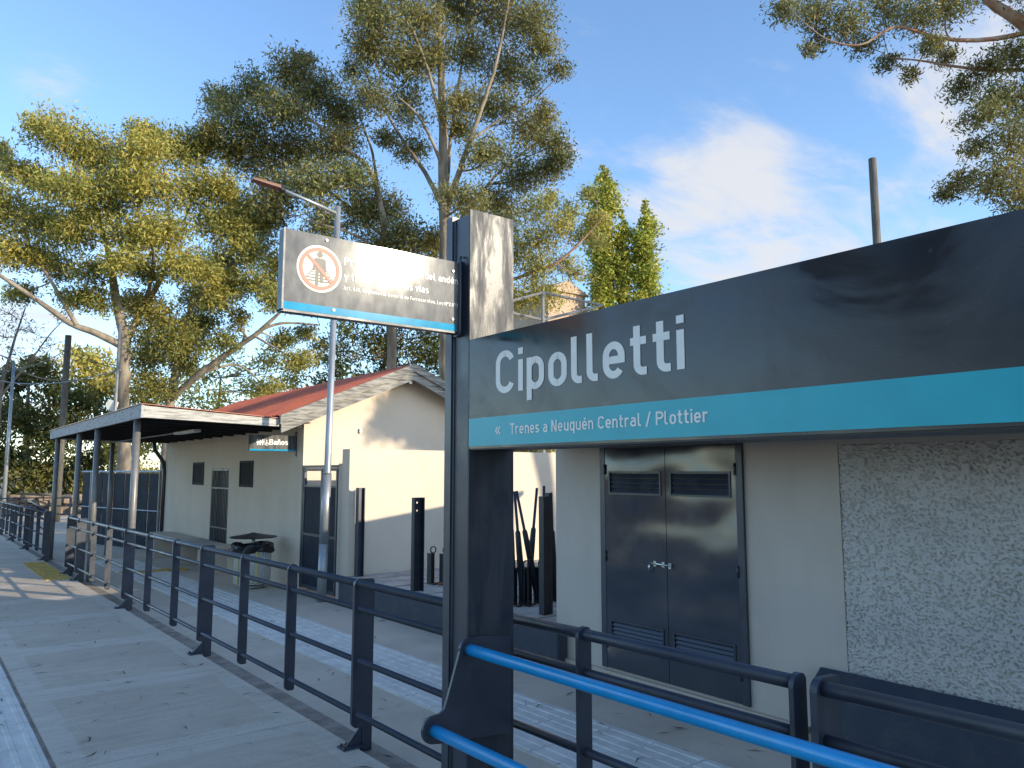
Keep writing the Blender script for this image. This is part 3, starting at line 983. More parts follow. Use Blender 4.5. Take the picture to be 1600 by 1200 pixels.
door_leaf(4.337, 5.043)
lf = door_leaf(3.634, 4.331)
for yy_ in (5.043, 3.634):
    for z_ in (.2, .95, 1.72):
        MB().tube([(DX - .004, yy_, z_ - .045), (DX - .004, yy_, z_ + .045)], .009, 8).build('hinge', slate, eq, smooth=True)
bolt = MB().tube([(DX - .012, 4.50, .935), (DX - .012, 4.27, .932)], .009, 10).build('slide_bolt', chrome, lf, smooth=True)
MB().box((DX - .01, 4.44, .912), (DX + .0035, 4.47, .956)).box((DX - .01, 4.35, .912), (DX + .0035, 4.38, .956)).box((DX - .01, 4.28, .905), (DX + .0035, 4.31, .95)).build('bolt_keeper', chrome, lf)
MB().tube([(DX - .014, 4.5, .94), (DX - .03, 4.505, .90), (DX - .014, 4.5, .86)], .008, 8).build('bolt_handle', chrome, lf, smooth=True)

# taller station building, unseen: added and shaped to shade platform, fence and column
mbd = empty('station_building', (6.8, -6, 0), 'cream station building beside the platform, outside the view', 'building')
MB().prism([(5.0, -.3), (8.6, -.3), (8.6, 4.62), (5.0, 3.55)], 'y', -14, .4).build('wall', cream, mbd)
MB().hexa([(4.9, -14.2, 3.53), (8.7, -14.2, 4.66), (8.7, .415, 4.66), (4.9, .415, 3.53), (4.9, -14.2, 3.58), (8.7, -14.2, 4.71), (8.7, .415, 4.71), (4.9, .415, 3.58)]).build('roof', red_roof, mbd)

# ------------------------------------------------------------------ raised yard between the buildings
YZ = .215
yard = struct(MB().box((4.9, 5.76, -.3), (10.4, 10.29, YZ - .03)).build('yard_base', concrete_gap))
cb = tag(MB().box((4.86, 5.58, -.3), (4.985, 10.28, YZ - .004)).build('yard_kerb', bluewall, bevel=.012), 'low dark blue kerb along the front of the raised yard', 'kerb')


def flags():
    y = 5.78
    row = 0
    while y < 10.2:
        h = random.uniform(.34, .46)
        h = min(h, 10.28 - y)
        x = 4.99 - random.uniform(0, .0)
        while x < 9.6:
            w = random.uniform(.45, .75)
            top = YZ + random.uniform(-.008, .006)
            p = [(x + .008, y + .008), (x + w - .008, y + .008 + random.uniform(0, .012)), (x + w - .008, y + h - .008), (x + .008, y + h - .008 - random.uniform(0, .012))]
            MB().hexa([(a, b, YZ - .05) for a, b in p] + [(a, b, top) for a, b in p]).build('flagstone', stone, yard)
            x += w
        y += h
        row += 1


flags()

lw = empty('low_wall', (5, 10.4, 0), 'cream painted free-standing wall behind the yard, half in shadow', 'wall')
MB().box((5.0, 10.3, -.2), (10.3, 10.54, 2.03)).build('wall_body', cream, lw)
MB().box((5.0, 10.541, -.2), (5.16, 10.66, 1.82)).build('wall_pier', cream2, lw)

gt = empty('gate', (5, 11.3, 0), 'dark double gate with open upper panels at the house corner', 'gate')
for ya, yb in ((10.68, 11.2), (11.22, 11.93)):
    lf_ = MB().box((4.99, ya, -.11), (5.03, ya + .045, 1.755)).box((4.99, yb - .045, -.11), (5.03, yb, 1.755)).box((4.99, ya + .0455, 1.71), (5.03, yb - .0455, 1.755)).box((4.99, ya + .0455, .70), (5.03, yb - .0455, .74)).box((4.99, ya + .0455, -.11), (5.03, yb - .0455, -.06)).box((4.99, ya + .0455, 1.46), (5.03, yb - .0455, 1.49)).build('gate_leaf', slate, gt)
    MB().box((5.0, ya + .046, -.06), (5.012, yb - .046, 1.46)).build('sheet_panel', slate_matte, lf_)
MB().box((4.985, 11.935, -.12), (5.04, 11.99, 1.80)).build('gate_post', slate, gt)
MB().box((4.985, 10.665, 1.758), (5.04, 11.93, 1.80)).build('gate_header', slate, gt)

# steel posts standing in the yard
hp = MB()
hp.box((5.06, 10.10, YZ), (5.072, 10.2, 1.47)).box((5.148, 10.10, YZ), (5.16, 10.2, 1.47)).box((5.0725, 10.145, YZ), (5.1475, 10.157, 1.47))
tag(hp.build('steel_post', slate), 'slate steel channel post right against the low wall end', 'post')
b = MB()
x0, x1, yb_, zt = 4.995, 5.145, 8.5, 1.375
b.box((x0, yb_ - .06, YZ), (x0 + .012, yb_ + .01, zt)).box((x1 - .012, yb_ - .06, YZ), (x1, yb_ + .01, zt))
xa, xb = x0 + .0125, x1 - .0125
xm = (xa + xb) / 2
b.box((xa, yb_, YZ), (xb, yb_ + .01, 1.20))
for z_a, z_b in ((1.20, 1.222), (1.30, 1.322)):
    b.box((xa, yb_, z_a), (xm - .012, yb_ + .01, z_b)).box((xm + .012, yb_, z_a), (xb, yb_ + .01, z_b))
b.box((xa, yb_, 1.222), (xb, yb_ + .01, 1.30)).box((xa, yb_, 1.322), (xb, yb_ + .01, zt))
tag(b.build('steel_post', steel_dark), 'dark channel post with two holes standing alone in the yard', 'post')
b = MB().box((5.27, 6.26, YZ), (5.345, 6.34, 1.44)).box((5.355, 6.27, YZ), (5.40, 6.33, 1.475))
tag(b.build('steel_post', steel_dark), 'dark steel post beside the equipment building corner', 'post')


def lever(x, y, lean, sway, L_, lab):
    t = empty('point_lever', (x, y, YZ), lab, 'lever', 'old railway point levers displayed in the yard')
    br = MB().box((x - .028, y - .05, YZ), (x - .018, y + .05, YZ + .40)).box((x + .018, y - .05, YZ), (x + .028, y + .05, YZ + .40)).box((x - .028, y - .13, YZ), (x + .028, y - .0505, YZ + .014))
    br.build('bracket', steel_dark, t)
    n = 14
    rg = [(x + .0, y - .055 - .0, YZ + .46) for _ in range(1)]
    ringp = [(x + .042 * math.cos(2 * math.pi * k / n), y - .06, YZ + .45 + .042 * math.sin(2 * math.pi * k / n)) for k in range(n + 1)]
    MB().tube(ringp, .009, 6, cap=False).build('ring_handle', steel_dark, t, smooth=True)
    if L_ > 0:
        p0 = Vector((x, y, YZ + .05))
        d = Vector((lean, sway, 1)).normalized()
        MB().tube([p0, p0 + d * L_ * .5, p0 + d * L_ * .62, p0 + d * L_ * .64, p0 + d * L_], [.042, .034, .030, .017, .016], 8).build('lever_bar', steel_dark, t, smooth=True)


for i, (x, y, le, sw_, ll) in enumerate([(5.42, 6.98, .05, .1, 1.25), (5.52, 6.92, -.10, .0, 1.22), (5.63, 6.98, .16, .05, 1.26), (5.74, 6.92, -.18, .1, 1.24), (5.86, 6.98, .02, .0, 1.27), (5.97, 6.90, -.08, -.05, 1.2)]):
    lever(x, y, le, sw_, ll, ['leftmost', 'second from left', 'third from left', 'fourth from left', 'fifth from left', 'rightmost'][i] + ' dark point lever of the crossed bundle beside the equipment building')
for i, (x, y, ll) in enumerate([(5.56, 8.95, 0), (5.66, 8.80, 0), (5.80, 8.9, 0), (5.93, 8.8, 0)]):
    lever(x, y, 0, 0, ll, ['leftmost', 'second from left', 'third from left', 'rightmost'][i] + ' short ringed lever bracket right of the lone channel post')
b = MB()
for k in range(5):
    a = random.uniform(0, 3)
    c = Vector((5.6 + .09 * k, 8.72 + random.uniform(-.06, .06), YZ + .014))
    d = Vector((math.cos(a), math.sin(a), 0)) * .13
    b.tube([c - d, c + d * .2 + Vector((0, 0, .012)), c + d], .012, 6)
tag(b.build('iron_scrap', rust), 'rusty iron pieces lying at the foot of the short levers', 'scrap iron')

# ------------------------------------------------------------------ toilet house with canopy
HX, HY0, HY1 = 5.0, 12.0, 20.5
RXP, RZP, EX, EZ = 6.84, 3.60, 4.48, 2.60
hs = empty('toilet_house', (7, 16, 0), 'cream gabled toilet house with red metal roof', 'house')
slope = (RZP - EZ) / (RXP - EX)


def under(x):
    return RZP - .14 - slope * abs(x - RXP)


D0, D1 = 15.68, 16.83
fw_ = MB()
fw_.box((HX, HY0 + .2, -.4), (HX + .2, D0, 2.5)).box((HX, D1, -.4), (HX + .2, HY1, 2.5)).box((HX, D0 + .001, 1.765), (HX + .2, D1 - .001, 2.5))
fw_.build('front_wall', cream, hs)
MB().prism([(HX, -.4), (8.68, -.4), (8.68, under(8.68)), (RXP, under(RXP)), (HX, under(HX))], 'y', HY0, HY0 + .199).build('gable_wall', cream, hs)
MB().prism([(HX, -.4), (8.68, -.4), (8.68, under(8.68)), (RXP, under(RXP)), (HX, under(HX))], 'y', HY1 + .001, HY1 + .2).build('gable_wall', cream, hs)
MB().box((8.48, HY0 + .2, -.4), (8.679, HY1, under(8.68))).build('rear_wall', cream, hs)
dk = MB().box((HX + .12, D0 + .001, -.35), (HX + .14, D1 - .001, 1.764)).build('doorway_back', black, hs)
dg = MB()
dg.box((HX + .005, D0 + .002, -.25), (HX + .03, D0 + .04, 1.76)).box((HX + .005, D1 - .04, -.25), (HX + .03, D1 - .002, 1.76)).box((HX + .005, D0 + .041, 1.72), (HX + .03, D1 - .041, 1.76))
grille = dg.build('door', slate, hs)
for k in range(11):
    y = D0 + .09 + k * (D1 - D0 - .18) / 10
    MB().tube([(HX + .016, y, -.22), (HX + .016, y, 1.72)], .010, 6).build('grille_bar', slate, grille)
for z in (.55, 1.35):
    MB().box((HX + .006, D0 + .042, z), (HX + .0105, D1 - .042, z + .03)).build('grille_rail', slate, grille)
for ya, yb in ((17.38, 18.18), (14.30, 15.03)):
    w = MB().box((HX - .02, ya, 1.41), (HX - .0005, ya + .045, 1.905)).box((HX - .02, yb - .045, 1.41), (HX - .0005, yb, 1.905)).box((HX - .02, ya + .0455, 1.41), (HX - .0005, yb - .0455, 1.445)).box((HX - .02, ya + .0455, 1.87), (HX - .0005, yb - .0455, 1.905)).build('window', slate_matte, hs)
    MB().box((HX - .010, ya + .046, 1.446), (HX - .0006, yb - .046, 1.869)).build('pane', pane_m, w)
# roof: sheets up each slope
npan, ya0, yb0 = 10, 11.68, 20.85
for side in (-1, 1):
    for k in range(npan):
        y0 = ya0 + (yb0 - ya0) / npan * k
        y1 = ya0 + (yb0 - ya0) / npan * (k + 1)
        ex = RXP + side * (RXP - EX)
        m_ = MB()
        ridge, eave = (RXP + side * .002, RZP), (ex, EZ)
        n_sub = 5
        prof = []
        for i in range(n_sub):
            t0 = y0 + (y1 - y0) * i / n_sub
            dy = (y1 - y0) / n_sub
            prof += [(t0, 0), (t0 + dy * .62, 0), (t0 + dy * .74, .024), (t0 + dy * .90, .024)]
        prof.append((y1 - .001, 0))
        vs, fs = [], []
        for (px_, pz_) in (eave, ridge):
            for (yy_, dz_) in prof:
                vs.append((px_, yy_, pz_ + dz_ - .03))
        n_ = len(prof)
        for i in range(n_ - 1):
            fs.append((i, i + 1, n_ + i + 1, n_ + i))
        m_.add(vs, fs)
        m_.build('roof_sheet', red_roof, hs)
    # timber rake boards, two layers
    for (d0, d1, yy0, yy1) in ((-.045, -.155, 11.60, 11.66), (-.155, -.30, 11.64, 11.69)):
        xe = RXP + side * (RXP - EX + (.03 if d0 > -.1 else -.0))
        ze = RZP - slope * abs(xe - RXP)
        MB().prism([(xe, ze + d0 + .03), (RXP + side * .001, RZP + d0 + .03), (RXP + side * .001, RZP + d1), (xe + side * -.0, ze + d1)][::side], 'y', yy0, yy1).build('rake_board', rake_m, hs)
    MB().prism([(RXP + side * (RXP - EX), EZ - .06), (RXP + side * .003, RZP - .06), (RXP + side * .003, RZP - .1), (RXP + side * (RXP - EX), EZ - .1)][::side], 'y', 11.70, 20.8).build('soffit', dark_wood, hs)
MB().tube([(4.72, 20.75, 2.5), (4.75, 20.75, 2.25), (4.95, 20.7, 1.95), (4.97, 20.6, 1.7), (4.97, 20.6, -.2)], .05, 8).build('downpipe', slate, hs, smooth=True)
MB().box((6.78, 11.70, 3.24), (6.84, 11.76, 3.28)).build('gable_lamp', galv, hs)
MB().box((5.98, 11.96, 2.36), (6.02, 11.999, 2.43)).build('wall_hook', galv, hs)

cn = empty('platform_canopy', (3.6, 16, 0), 'timber edged flat canopy on slender posts beside the toilet house', 'canopy')
CX0, CY0, CY1 = 2.5, 11.68, 20.8


def cz(x):
    return 2.60 - .055 * (x - CX0)


MB().box((CX0 - .03, CY0, 2.455), (CX0 + .01, CY1, 2.642)).build('front_fascia', peel_x, cn)
MB().hexa([(CX0 + .011, CY0, 2.458), (4.46, CY0, 2.40), (4.46, CY0 + .04, 2.40), (CX0 + .011, CY0 + .04, 2.458), (CX0 + .011, CY0, 2.625), (4.46, CY0, 2.515), (4.46, CY0 + .04, 2.515), (CX0 + .011, CY0 + .04, 2.625)]).build('end_fascia', peel_y, cn)
MB().hexa([(CX0 + .011, CY1 - .04, 2.458), (4.46, CY1 - .04, 2.40), (4.46, CY1, 2.40), (CX0 + .011, CY1, 2.458), (CX0 + .011, CY1 - .04, 2.625), (4.46, CY1 - .04, 2.515), (4.46, CY1, 2.515), (CX0 + .011, CY1, 2.625)]).build('end_fascia', peel_y, cn)
MB().hexa([(CX0 + .011, CY0 + .041, 2.585), (4.99, CY0 + .041, 2.47), (4.99, CY1 - .041, 2.47), (CX0 + .011, CY1 - .041, 2.585), (CX0 + .011, CY0 + .041, 2.600), (4.99, CY0 + .041, 2.485), (4.99, CY1 - .041, 2.485), (CX0 + .011, CY1 - .041, 2.600)]).build('deck', dark_wood, cn)
MB().hexa([(CX0 - .05, CY0 - .03, 2.646), (4.50, CY0 - .03, 2.522), (4.50, CY1 + .03, 2.522), (CX0 - .05, CY1 + .03, 2.646), (CX0 - .05, CY0 - .03, 2.656), (4.50, CY0 - .03, 2.532), (4.50, CY1 + .03, 2.532), (CX0 - .05, CY1 + .03, 2.656)]).build('roof_sheet', red_roof, cn)
for k in range(13):
    y = CY0 + .35 + k * .69
    MB().hexa([(CX0 + .02, y, 2.47), (4.99, y, 2.40), (4.99, y + .06, 2.40), (CX0 + .02, y + .06, 2.47), (CX0 + .02, y, 2.583), (4.99, y, 2.468), (4.99, y + .06, 2.468), (CX0 + .02, y + .06, 2.583)]).build('joist', dark_wood, cn)
for k, (x, y) in enumerate([(2.55, 12.25), (2.55, 15.3), (2.55, 17.2), (2.55, 20.1), (3.75, 20.5)]):
    zt_ = 2.454 if x < 3 else 2.40
    MB().tube([(x, y, g(y) - .05), (x, y, zt_)], .05, 14).build('post', post_m, cn, smooth=True)
    MB().box((x - .08, y - .08, g(y) - .045), (x + .08, y + .08, g(y) - .03)).build('base_plate', post_m, cn)
# tube light and its conduit under the canopy
tl = empty('tube_light', (3.6, 15, 2.3), 'pale tube light hung under the canopy with its conduit', 'lamp')
MB().box((3.60, 13.2, 2.35), (3.72, 14.45, 2.398)).build('fitting', glass_w, tl, bevel=.01)
MB().tube([(3.66, 14.455, 2.385), (3.66, 15.6, 2.385), (3.64, 20.0, 2.385)], .014, 6).build('conduit', galv, tl)

# toilets sign
bs = empty('toilets_sign', (4.6, 12.3, 2.1), 'small projecting Baños sign with cyan stripe on the house front', 'sign')
BY = 12.28
MB().box((4.215, BY, 2.035), (4.985, BY + .05, 2.292)).build('panel', slate_dust, bs)
MB().box((4.2155, BY - .0025, 2.036), (4.9845, BY - .0004, 2.062)).build('cyan_stripe', cyan_sunlit, bs)
MB().box((4.9855, BY - .01, 1.95), (4.9985, BY + .06, 2.36)).build('wall_bracket', slate, bs)
lettering('toilets_lettering', 'Baños', (4.535, BY, 2.135), U2, V_, N2, .31, .088, letter, bs, bold=1.25)
ic = MB()
for k, ix in enumerate((4.345, 4.385, 4.425)):
    ic.disc((ix, 2.212), .011, 'y', BY - .003, BY - .0005, 10)
    ic.prism([(ix - .018, 2.197), (ix - .018, 2.16), (ix - .010, 2.16), (ix - .010, 2.125), (ix + .010, 2.125), (ix + .010, 2.16), (ix + .018, 2.16), (ix + .018, 2.197)], 'y', BY - .003, BY - .0005)
ic.box((4.455, BY - .003, 2.125), (4.460, BY - .0005, 2.225))
ic.build('people_icon', letter, bs)
wc = MB().disc((4.492, 2.205), .009, 'y', BY - .003, BY - .0005, 10)
wc.prism([(4.486, 2.195), (4.486, 2.155), (4.515, 2.155), (4.522, 2.135), (4.528, 2.138), (4.52, 2.165), (4.497, 2.165), (4.497, 2.195)], 'y', BY - .003, BY - .0005)
wc.prism(strip((4.478, 2.17), (4.478, 2.135), .005) + [], 'y', BY - .003, BY - .0005).prism(strip((4.474, 2.133), (4.508, 2.125), .005), 'y', BY - .0034, BY - .0009)
wc.build('wheelchair_icon', letter, bs)

# bench along the house front
bn = empty('bench', (4.7, 17, 0), 'pale concrete bench along the house front', 'bench')
MB().box((4.42, 15.0, .24), (4.90, 19.4, .31)).build('seat', cream2, bn, bevel=.01)
for y in (15.15, 17.1, 19.1):
    MB().box((4.46, y, g(y) - .045), (4.86, y + .14, .2395)).build('leg', cream2, bn)

# litter bin
bnx, bny = 4.50, 12.75
bz = g(bny) - .04
tb = empty('litter_bin', (bnx, bny, bz), 'round mesh litter bin with black bag and flat lid', 'bin')
MB().tube([(bnx, bny, bz), (bnx, bny, bz + .05)], .20, 20).build('base', galv, tb, smooth=True)
wires = MB()
for k in range(36):
    a = 2 * math.pi * k / 36
    wires.tube([(bnx + .285 * math.cos(a), bny + .285 * math.sin(a), bz + .08), (bnx + .285 * math.cos(a), bny + .285 * math.sin(a), bz + .63)], .0075, 4, cap=False)
for k in range(15):
    z = bz + .08 + k * .039
    ringp = [(bnx + .285 * math.cos(2 * math.pi * i / 28), bny + .285 * math.sin(2 * math.pi * i / 28), z) for i in range(29)]
    wires.tube(ringp, .0075, 4, cap=False)
bk = wires.build('basket', mesh_m, tb)
MB().tube([(bnx, bny, bz + .08), (bnx, bny, bz + .60)], .272, 24, cap=True).build('bag_body', mesh_m, bk, smooth=True)
bag = MB()
n_ = 30
for zz_, rr_ in ((.56, .295), (.60, .325), (.66, .335), (.70, .315), (.705, .27), (.62, .24)):
    for k in range(n_):
        a = 2 * math.pi * k / n_
        j = 1 + .05 * math.sin(7 * a + zz_ * 40) + random.uniform(-.03, .03)
        bag.v.append((bnx + rr_ * j * math.cos(a), bny + rr_ * j * math.sin(a), bz + zz_ + .02 * math.sin(3 * a) + random.uniform(-.012, .012)))
for i in range(5):
    for k in range(n_):
        bag.f.append((i * n_ + k, i * n_ + (k + 1) % n_, (i + 1) * n_ + (k + 1) % n_, (i + 1) * n_ + k))
bag.build('bin_bag', black, tb)
MB().tube([(bnx, bny, bz + .60), (bnx, bny, bz + .86)], .03, 12).build('lid_stem', galv, tb, smooth=True)
MB().tube([(bnx, bny, bz + .80), (bnx, bny, bz + .815), (bnx, bny, bz + .86), (bnx, bny, bz + .88)], [.37, .375, .10, .02], 28).build('lid', steel_dark, tb)
for a in (200, 235, 262):
    MB().box((-.018, -.004, 0), (.018, .004, .5)).build('strap', strap_m, tb).matrix_world = __import__('mathutils').Matrix.Translation((bnx + .297 * math.cos(R(a)), bny + .297 * math.sin(R(a)), bz + .09)) @ __import__('mathutils').Matrix.Rotation(R(a + 90), 4, 'Z')

# ------------------------------------------------------------------ lamps and poles
lx, ly = 4.76, 10.62
sl_ = empty('street_lamp', (lx, ly, 0), 'galvanised street lamp with slanting arm before the house gable', 'street lamp')
MB().tube([(lx, ly, g(ly) - .045), (lx + .02, ly, .66)], .066, 16).build('foot', galv, sl_, smooth=True)
MB().tube([(lx + .02, ly, .6605), (lx + .04, ly, 1.66)], .066, 16).build('lower_pole', galv, sl_, smooth=True)
MB().tube([(lx + .04, ly, 1.6605), (lx + .045, ly, 1.70), (lx + .10, ly, 5.73)], [.066, .050, .043], 16).build('upper_pole', galv, sl_, smooth=True)
MB().tube([(lx + .10, ly, 5.62), (3.93, ly, 5.81)], .026, 10).build('arm', galv, sl_, smooth=True)
MB().hexa([(3.53, ly - .07, 5.83), (3.94, ly - .09, 5.785), (3.94, ly + .09, 5.785), (3.53, ly + .07, 5.83), (3.53, ly - .06, 5.865), (3.94, ly - .07, 5.845), (3.94, ly + .07, 5.845), (3.53, ly + .06, 5.865)]).build('lamp_head', lamp_m, sl_, bevel=.012)
MB().tube([(3.93, ly, 5.812), (4.02, ly, 5.79)], .034, 10).build('lamp_socket', steel_dark, sl_, smooth=True)


def pole(name, label, u, vt, d, r, m, zb=-.6, top_r=None, lean=0.0):
    p = at(u, vt, d)
    o = MB().tube([(p.x + lean, p.y, zb), (p.x + lean * .5, p.y, (zb + p.z) / 2), (p.x, p.y, p.z)], [r * 1.15, r * 1.05, top_r or r], 12).build(name, m, smooth=True)
    return tag(o, label, 'pole'), p


pole('utility_pole', 'bare dark wooden pole rising above the name board', 1363, 248, 15.5, .075, wood_pole)
pole('utility_pole', 'weathered wooden pole among the trees at far left', 107, 524, 34, .13, wood_pole)
o_, fp = pole('floodlight_pole', 'thin dark pole with floodlight just behind the canopy corner', 188, 505, 24, .045, post_m)
fl = empty('floodlight', fp, 'white floodlight on the thin pole above the canopy', 'lamp')
fc = at(178, 632, 23.9)
MB().tube([fc + Vector((-.10, -.14, -.05)), fc + Vector((-.05, -.07, -.02)), fc + Vector((.02, .03, .02)), fc + Vector((.12, .1, .06))], [.17, .16, .10, .04], 14).build('housing', letter, fl, smooth=True)
MB().tube([fc + Vector((.10, .08, .05)), (fp.x, fp.y, fc.z + .05)], .02, 6).build('bracket', post_m, fl)
# far-left lamp post with arm
lp = empty('lamp_post', at(8, 740, 36), 'tall grey lamp post at the far left edge', 'street lamp')
a_, b_ = at(22, 566, 36), at(-4, 760, 36)
MB().tube([(a_.x, a_.y, -1.0), a_], [.10, .06], 10).build('pole', galv, lp, smooth=True)
MB().tube([a_, at(4, 556, 35.6), at(-22, 548, 35)], [.04, .035, .03], 8).build('arm', galv, lp, smooth=True)
# overhead wires
for k, (p, q) in enumerate([((-40, 574, 36), (107, 545, 34)), ((107, 552, 34), (470, 618, 40)), ((-40, 582, 36), (188, 578, 24))]):
    A, B = at(*p), at(*q)
    pts_ = [A.lerp(B, t / 8) - Vector((0, 0, .5 * (1 - (2 * t / 8 - 1) ** 2))) for t in range(9)]
    tag(MB().tube(pts_, .018, 5).build('overhead_wire', post_m), ['dark overhead wire from the left edge to the wooden pole', 'dark overhead wire from the wooden pole past the gum tree', 'dark overhead wire from the left edge to the floodlight pole'][k], 'wire')
# steel frame mast above the name board
fm = empty('steel_frame_mast', at(848, 500, 19), 'dark steel mast with triangular frame above the name board', 'mast')
P0, P1, P2, P3 = at(848, 457, 19), at(848, 500, 19), at(941, 477, 22), at(800, 470, 18)
MB().tube([(P1.x, P1.y, -.5), P0 + Vector((0, 0, .03))], .045, 8).build('mast', post_m, fm)
for k, (p, q) in enumerate(((P0, P2), (P1, P2), (P0, P3), (P1 + Vector((0, 0, .0)), at(800, 489, 18)))):
    MB().tube([p, q], .035, 8).build('frame_bar', post_m, fm)
MB().tube([P3, at(800, 489, 18)], .035, 8).build('frame_bar', post_m, fm)

# ------------------------------------------------------------------ far left: panel fence, ramp rails, rubble bank
pf = empty('panel_fence', (4.5, 23, 0), 'dark blue metal panel fence beyond the house', 'fence')
A, B = Vector((4.93, 20.75, 0)), Vector((3.9, 25.4, 0))
npn = 7
for k in range(npn):
    p, q = A.lerp(B, k / npn), A.lerp(B, (k + 1) / npn - .012)
    nrm = Vector((q.y - p.y, p.x - q.x, 0)).normalized() * .02
    for za, zb_ in ((-.3, .70), (.725, 1.66)):
        MB().hexa([p + Vector((0, 0, za)), p + nrm + Vector((0, 0, za)), q + nrm + Vector((0, 0, za)), q + Vector((0, 0, za)), p + Vector((0, 0, zb_)), p + nrm + Vector((0, 0, zb_)), q + nrm + Vector((0, 0, zb_)), q + Vector((0, 0, zb_))]).build('panel', slate_matte, pf)
    if k % 2 == 0:
        c_ = p - nrm * 1.2
        MB().box((c_.x - .02, c_.y - .02, -.3), (c_.x + .02, c_.y + .02, 1.70)).build('fence_post', galv, pf)
MB().tube([A + Vector((0, 0, 1.70)), B + Vector((0, 0, 1.70))], .03, 6).build('top_rail', galv, pf)
MB().tube([A + Vector((-.025, 0, .7125)), B + Vector((-.025, 0, .7125))], .016, 6).build('mid_rail', galv, pf)

rf = empty('ramp_railing', (2.6, 30, 0), 'slate railing around the ramp at the platform end', 'railing')


def rails(pts_, parent):
    for dz in (0, -.33, -.66):
        MB().tube([Vector(p) + Vector((0, 0, dz)) for p in pts_], .025, 8).build('rail', slate, parent, smooth=True)
    for p in pts_:
        MB().box((p[0] - .03, p[1] - .03, p[2] - 1.0), (p[0] + .03, p[1] + .03, p[2] + .02)).build('post', slate, parent)


def zat(u, v, z):
    d = ray(u, v)
    return Vector((0, 0, EYE)) + d * ((z - EYE) / d.z)


r0 = [zat(-30, 780, .62), zat(42, 778, .62), zat(110, 778, .62), zat(117, 780, .60), zat(150, 794, .35)]
rails([tuple(p) for p in r0], rf)
r1 = empty('ramp_railing', (2.3, 28, 0), 'slate sloping handrail where the far ramp goes down', 'railing')
rails([tuple(zat(42, 780, .66)), tuple(zat(72, 797, .42))], r1)


def rubble_bank():
    t = empty('rubble_wall', (4, 36, 0), 'brown rubble stone wall below the bushes at the platform end', 'wall')
    for k in range(130):
        u = random.uniform(-30, 175); row = random.randint(0, 5)
        p = zat(u, 826, -.35)
        d = 41 + random.uniform(-.4, .4)
        q = at(u, 822 - row * 8.5 + random.uniform(-3, 3), d)
        s = random.uniform(.16, .34)
        mb = MB()
        vs = []
        for dx in (-1, 1):
            for dy in (-1, 1):
                for dz in (-1, 1):
                    vs.append(q + Vector((dx * s * random.uniform(.8, 1.3), dy * s * random.uniform(.6, 1.1), dz * s * random.uniform(.5, .8))))
        mb.hexa([vs[0], vs[4], vs[6], vs[2], vs[1], vs[5], vs[7], vs[3]])
        mb.build('stone', rubble, t)
    a, b = at(-60, 830, 42), at(200, 830, 42)
    MB().hexa([a + Vector((0, 0, -2)), b + Vector((0, 0, -2)), b + Vector((.6, 1, -2)), a + Vector((.6, 1, -2)), a + Vector((0, 0, 1.6)), b + Vector((0, 0, 1.6)), b + Vector((.6, 1, 1.6)), a + Vector((.6, 1, 1.6))]).build('core', rubble, t)
    MB().tube([at(30, 771, 40), at(112, 776, 40)], .06, 8).build('coping_timber', wood_pole, t)


rubble_bank()

# pale house seen through the trees above the name board
fh = empty('far_house', at(870, 480, 60), 'pale tan house glimpsed through branches above the name board', 'house')
c_ = at(866, 520, 60)
MB().box((c_.x - 1.9, c_.y - 1.5, -1), (c_.x + 1.9, c_.y + 4, at(866, 462, 60).z)).build('wall', tan_far, fh)
MB().prism([(c_.x - 2.2, at(866, 462, 60).z + .01), (c_.x + 2.2, at(866, 462, 60).z + .01), (c_.x, at(866, 442, 60).z)], 'y', c_.y - 1.7, c_.y + 4.2).build('roof', tan_far, fh)

# ------------------------------------------------------------------ trees
OLIVE = ((.25, .235, .085), (.33, .295, .095), (.185, .20, .08))
GOLD = ((.46, .405, .10), (.39, .365, .09), (.28, .285, .085))
DARK = ((.075, .10, .034), (.11, .125, .04), (.16, .155, .042))
POPL = ((.38, .40, .075), (.30, .34, .07), (.46, .43, .08))


def smooth_line(pts_, n=5):
    out = []
    P = [pts_[0]] + list(pts_) + [pts_[-1]]
    for i in range(1, len(P) - 2):
        for k in range(n):
            t = k / n
            a, b, c, d = P[i - 1], P[i], P[i + 1], P[i + 2]
            out.append(.5 * ((2 * b) + (c - a) * t + (2 * a - 5 * b + 4 * c - d) * t * t + (3 * b - a - 3 * c + d) * t ** 3))
    out.append(P[-1])
    return out


def leaf_quads(centers, tints, size, droop, aspect=.2, flat_=0.0):
    """narrow rhombic leaves hanging round the given points"""
    n = len(centers)
    d = rng.standard_normal((n, 3))
    d[:, 2] = d[:, 2] * .6 - droop
    d /= np.linalg.norm(d, axis=1, keepdims=True)
    q = rng.standard_normal((n, 3))
    q = np.cross(d, q)
    q /= np.linalg.norm(q, axis=1, keepdims=True)
    L_ = size * rng.uniform(.6, 1.35, (n, 1)) * .5
    W_ = L_ * aspect * rng.uniform(.8, 1.3, (n, 1))
    nrm = np.cross(d, q)
    c = centers
    v = np.empty((n, 4, 3))
    v[:, 0] = c - d * L_
    v[:, 1] = c - d * L_ * .1 + q * W_ + nrm * W_ * .3
    v[:, 2] = c + d * L_
    v[:, 3] = c - d * L_ * .1 - q * W_ + nrm * W_ * .3
    t = np.repeat(tints[:, None, :], 4, 1)
    return v.reshape(-1, 3), t.reshape(-1, 3)


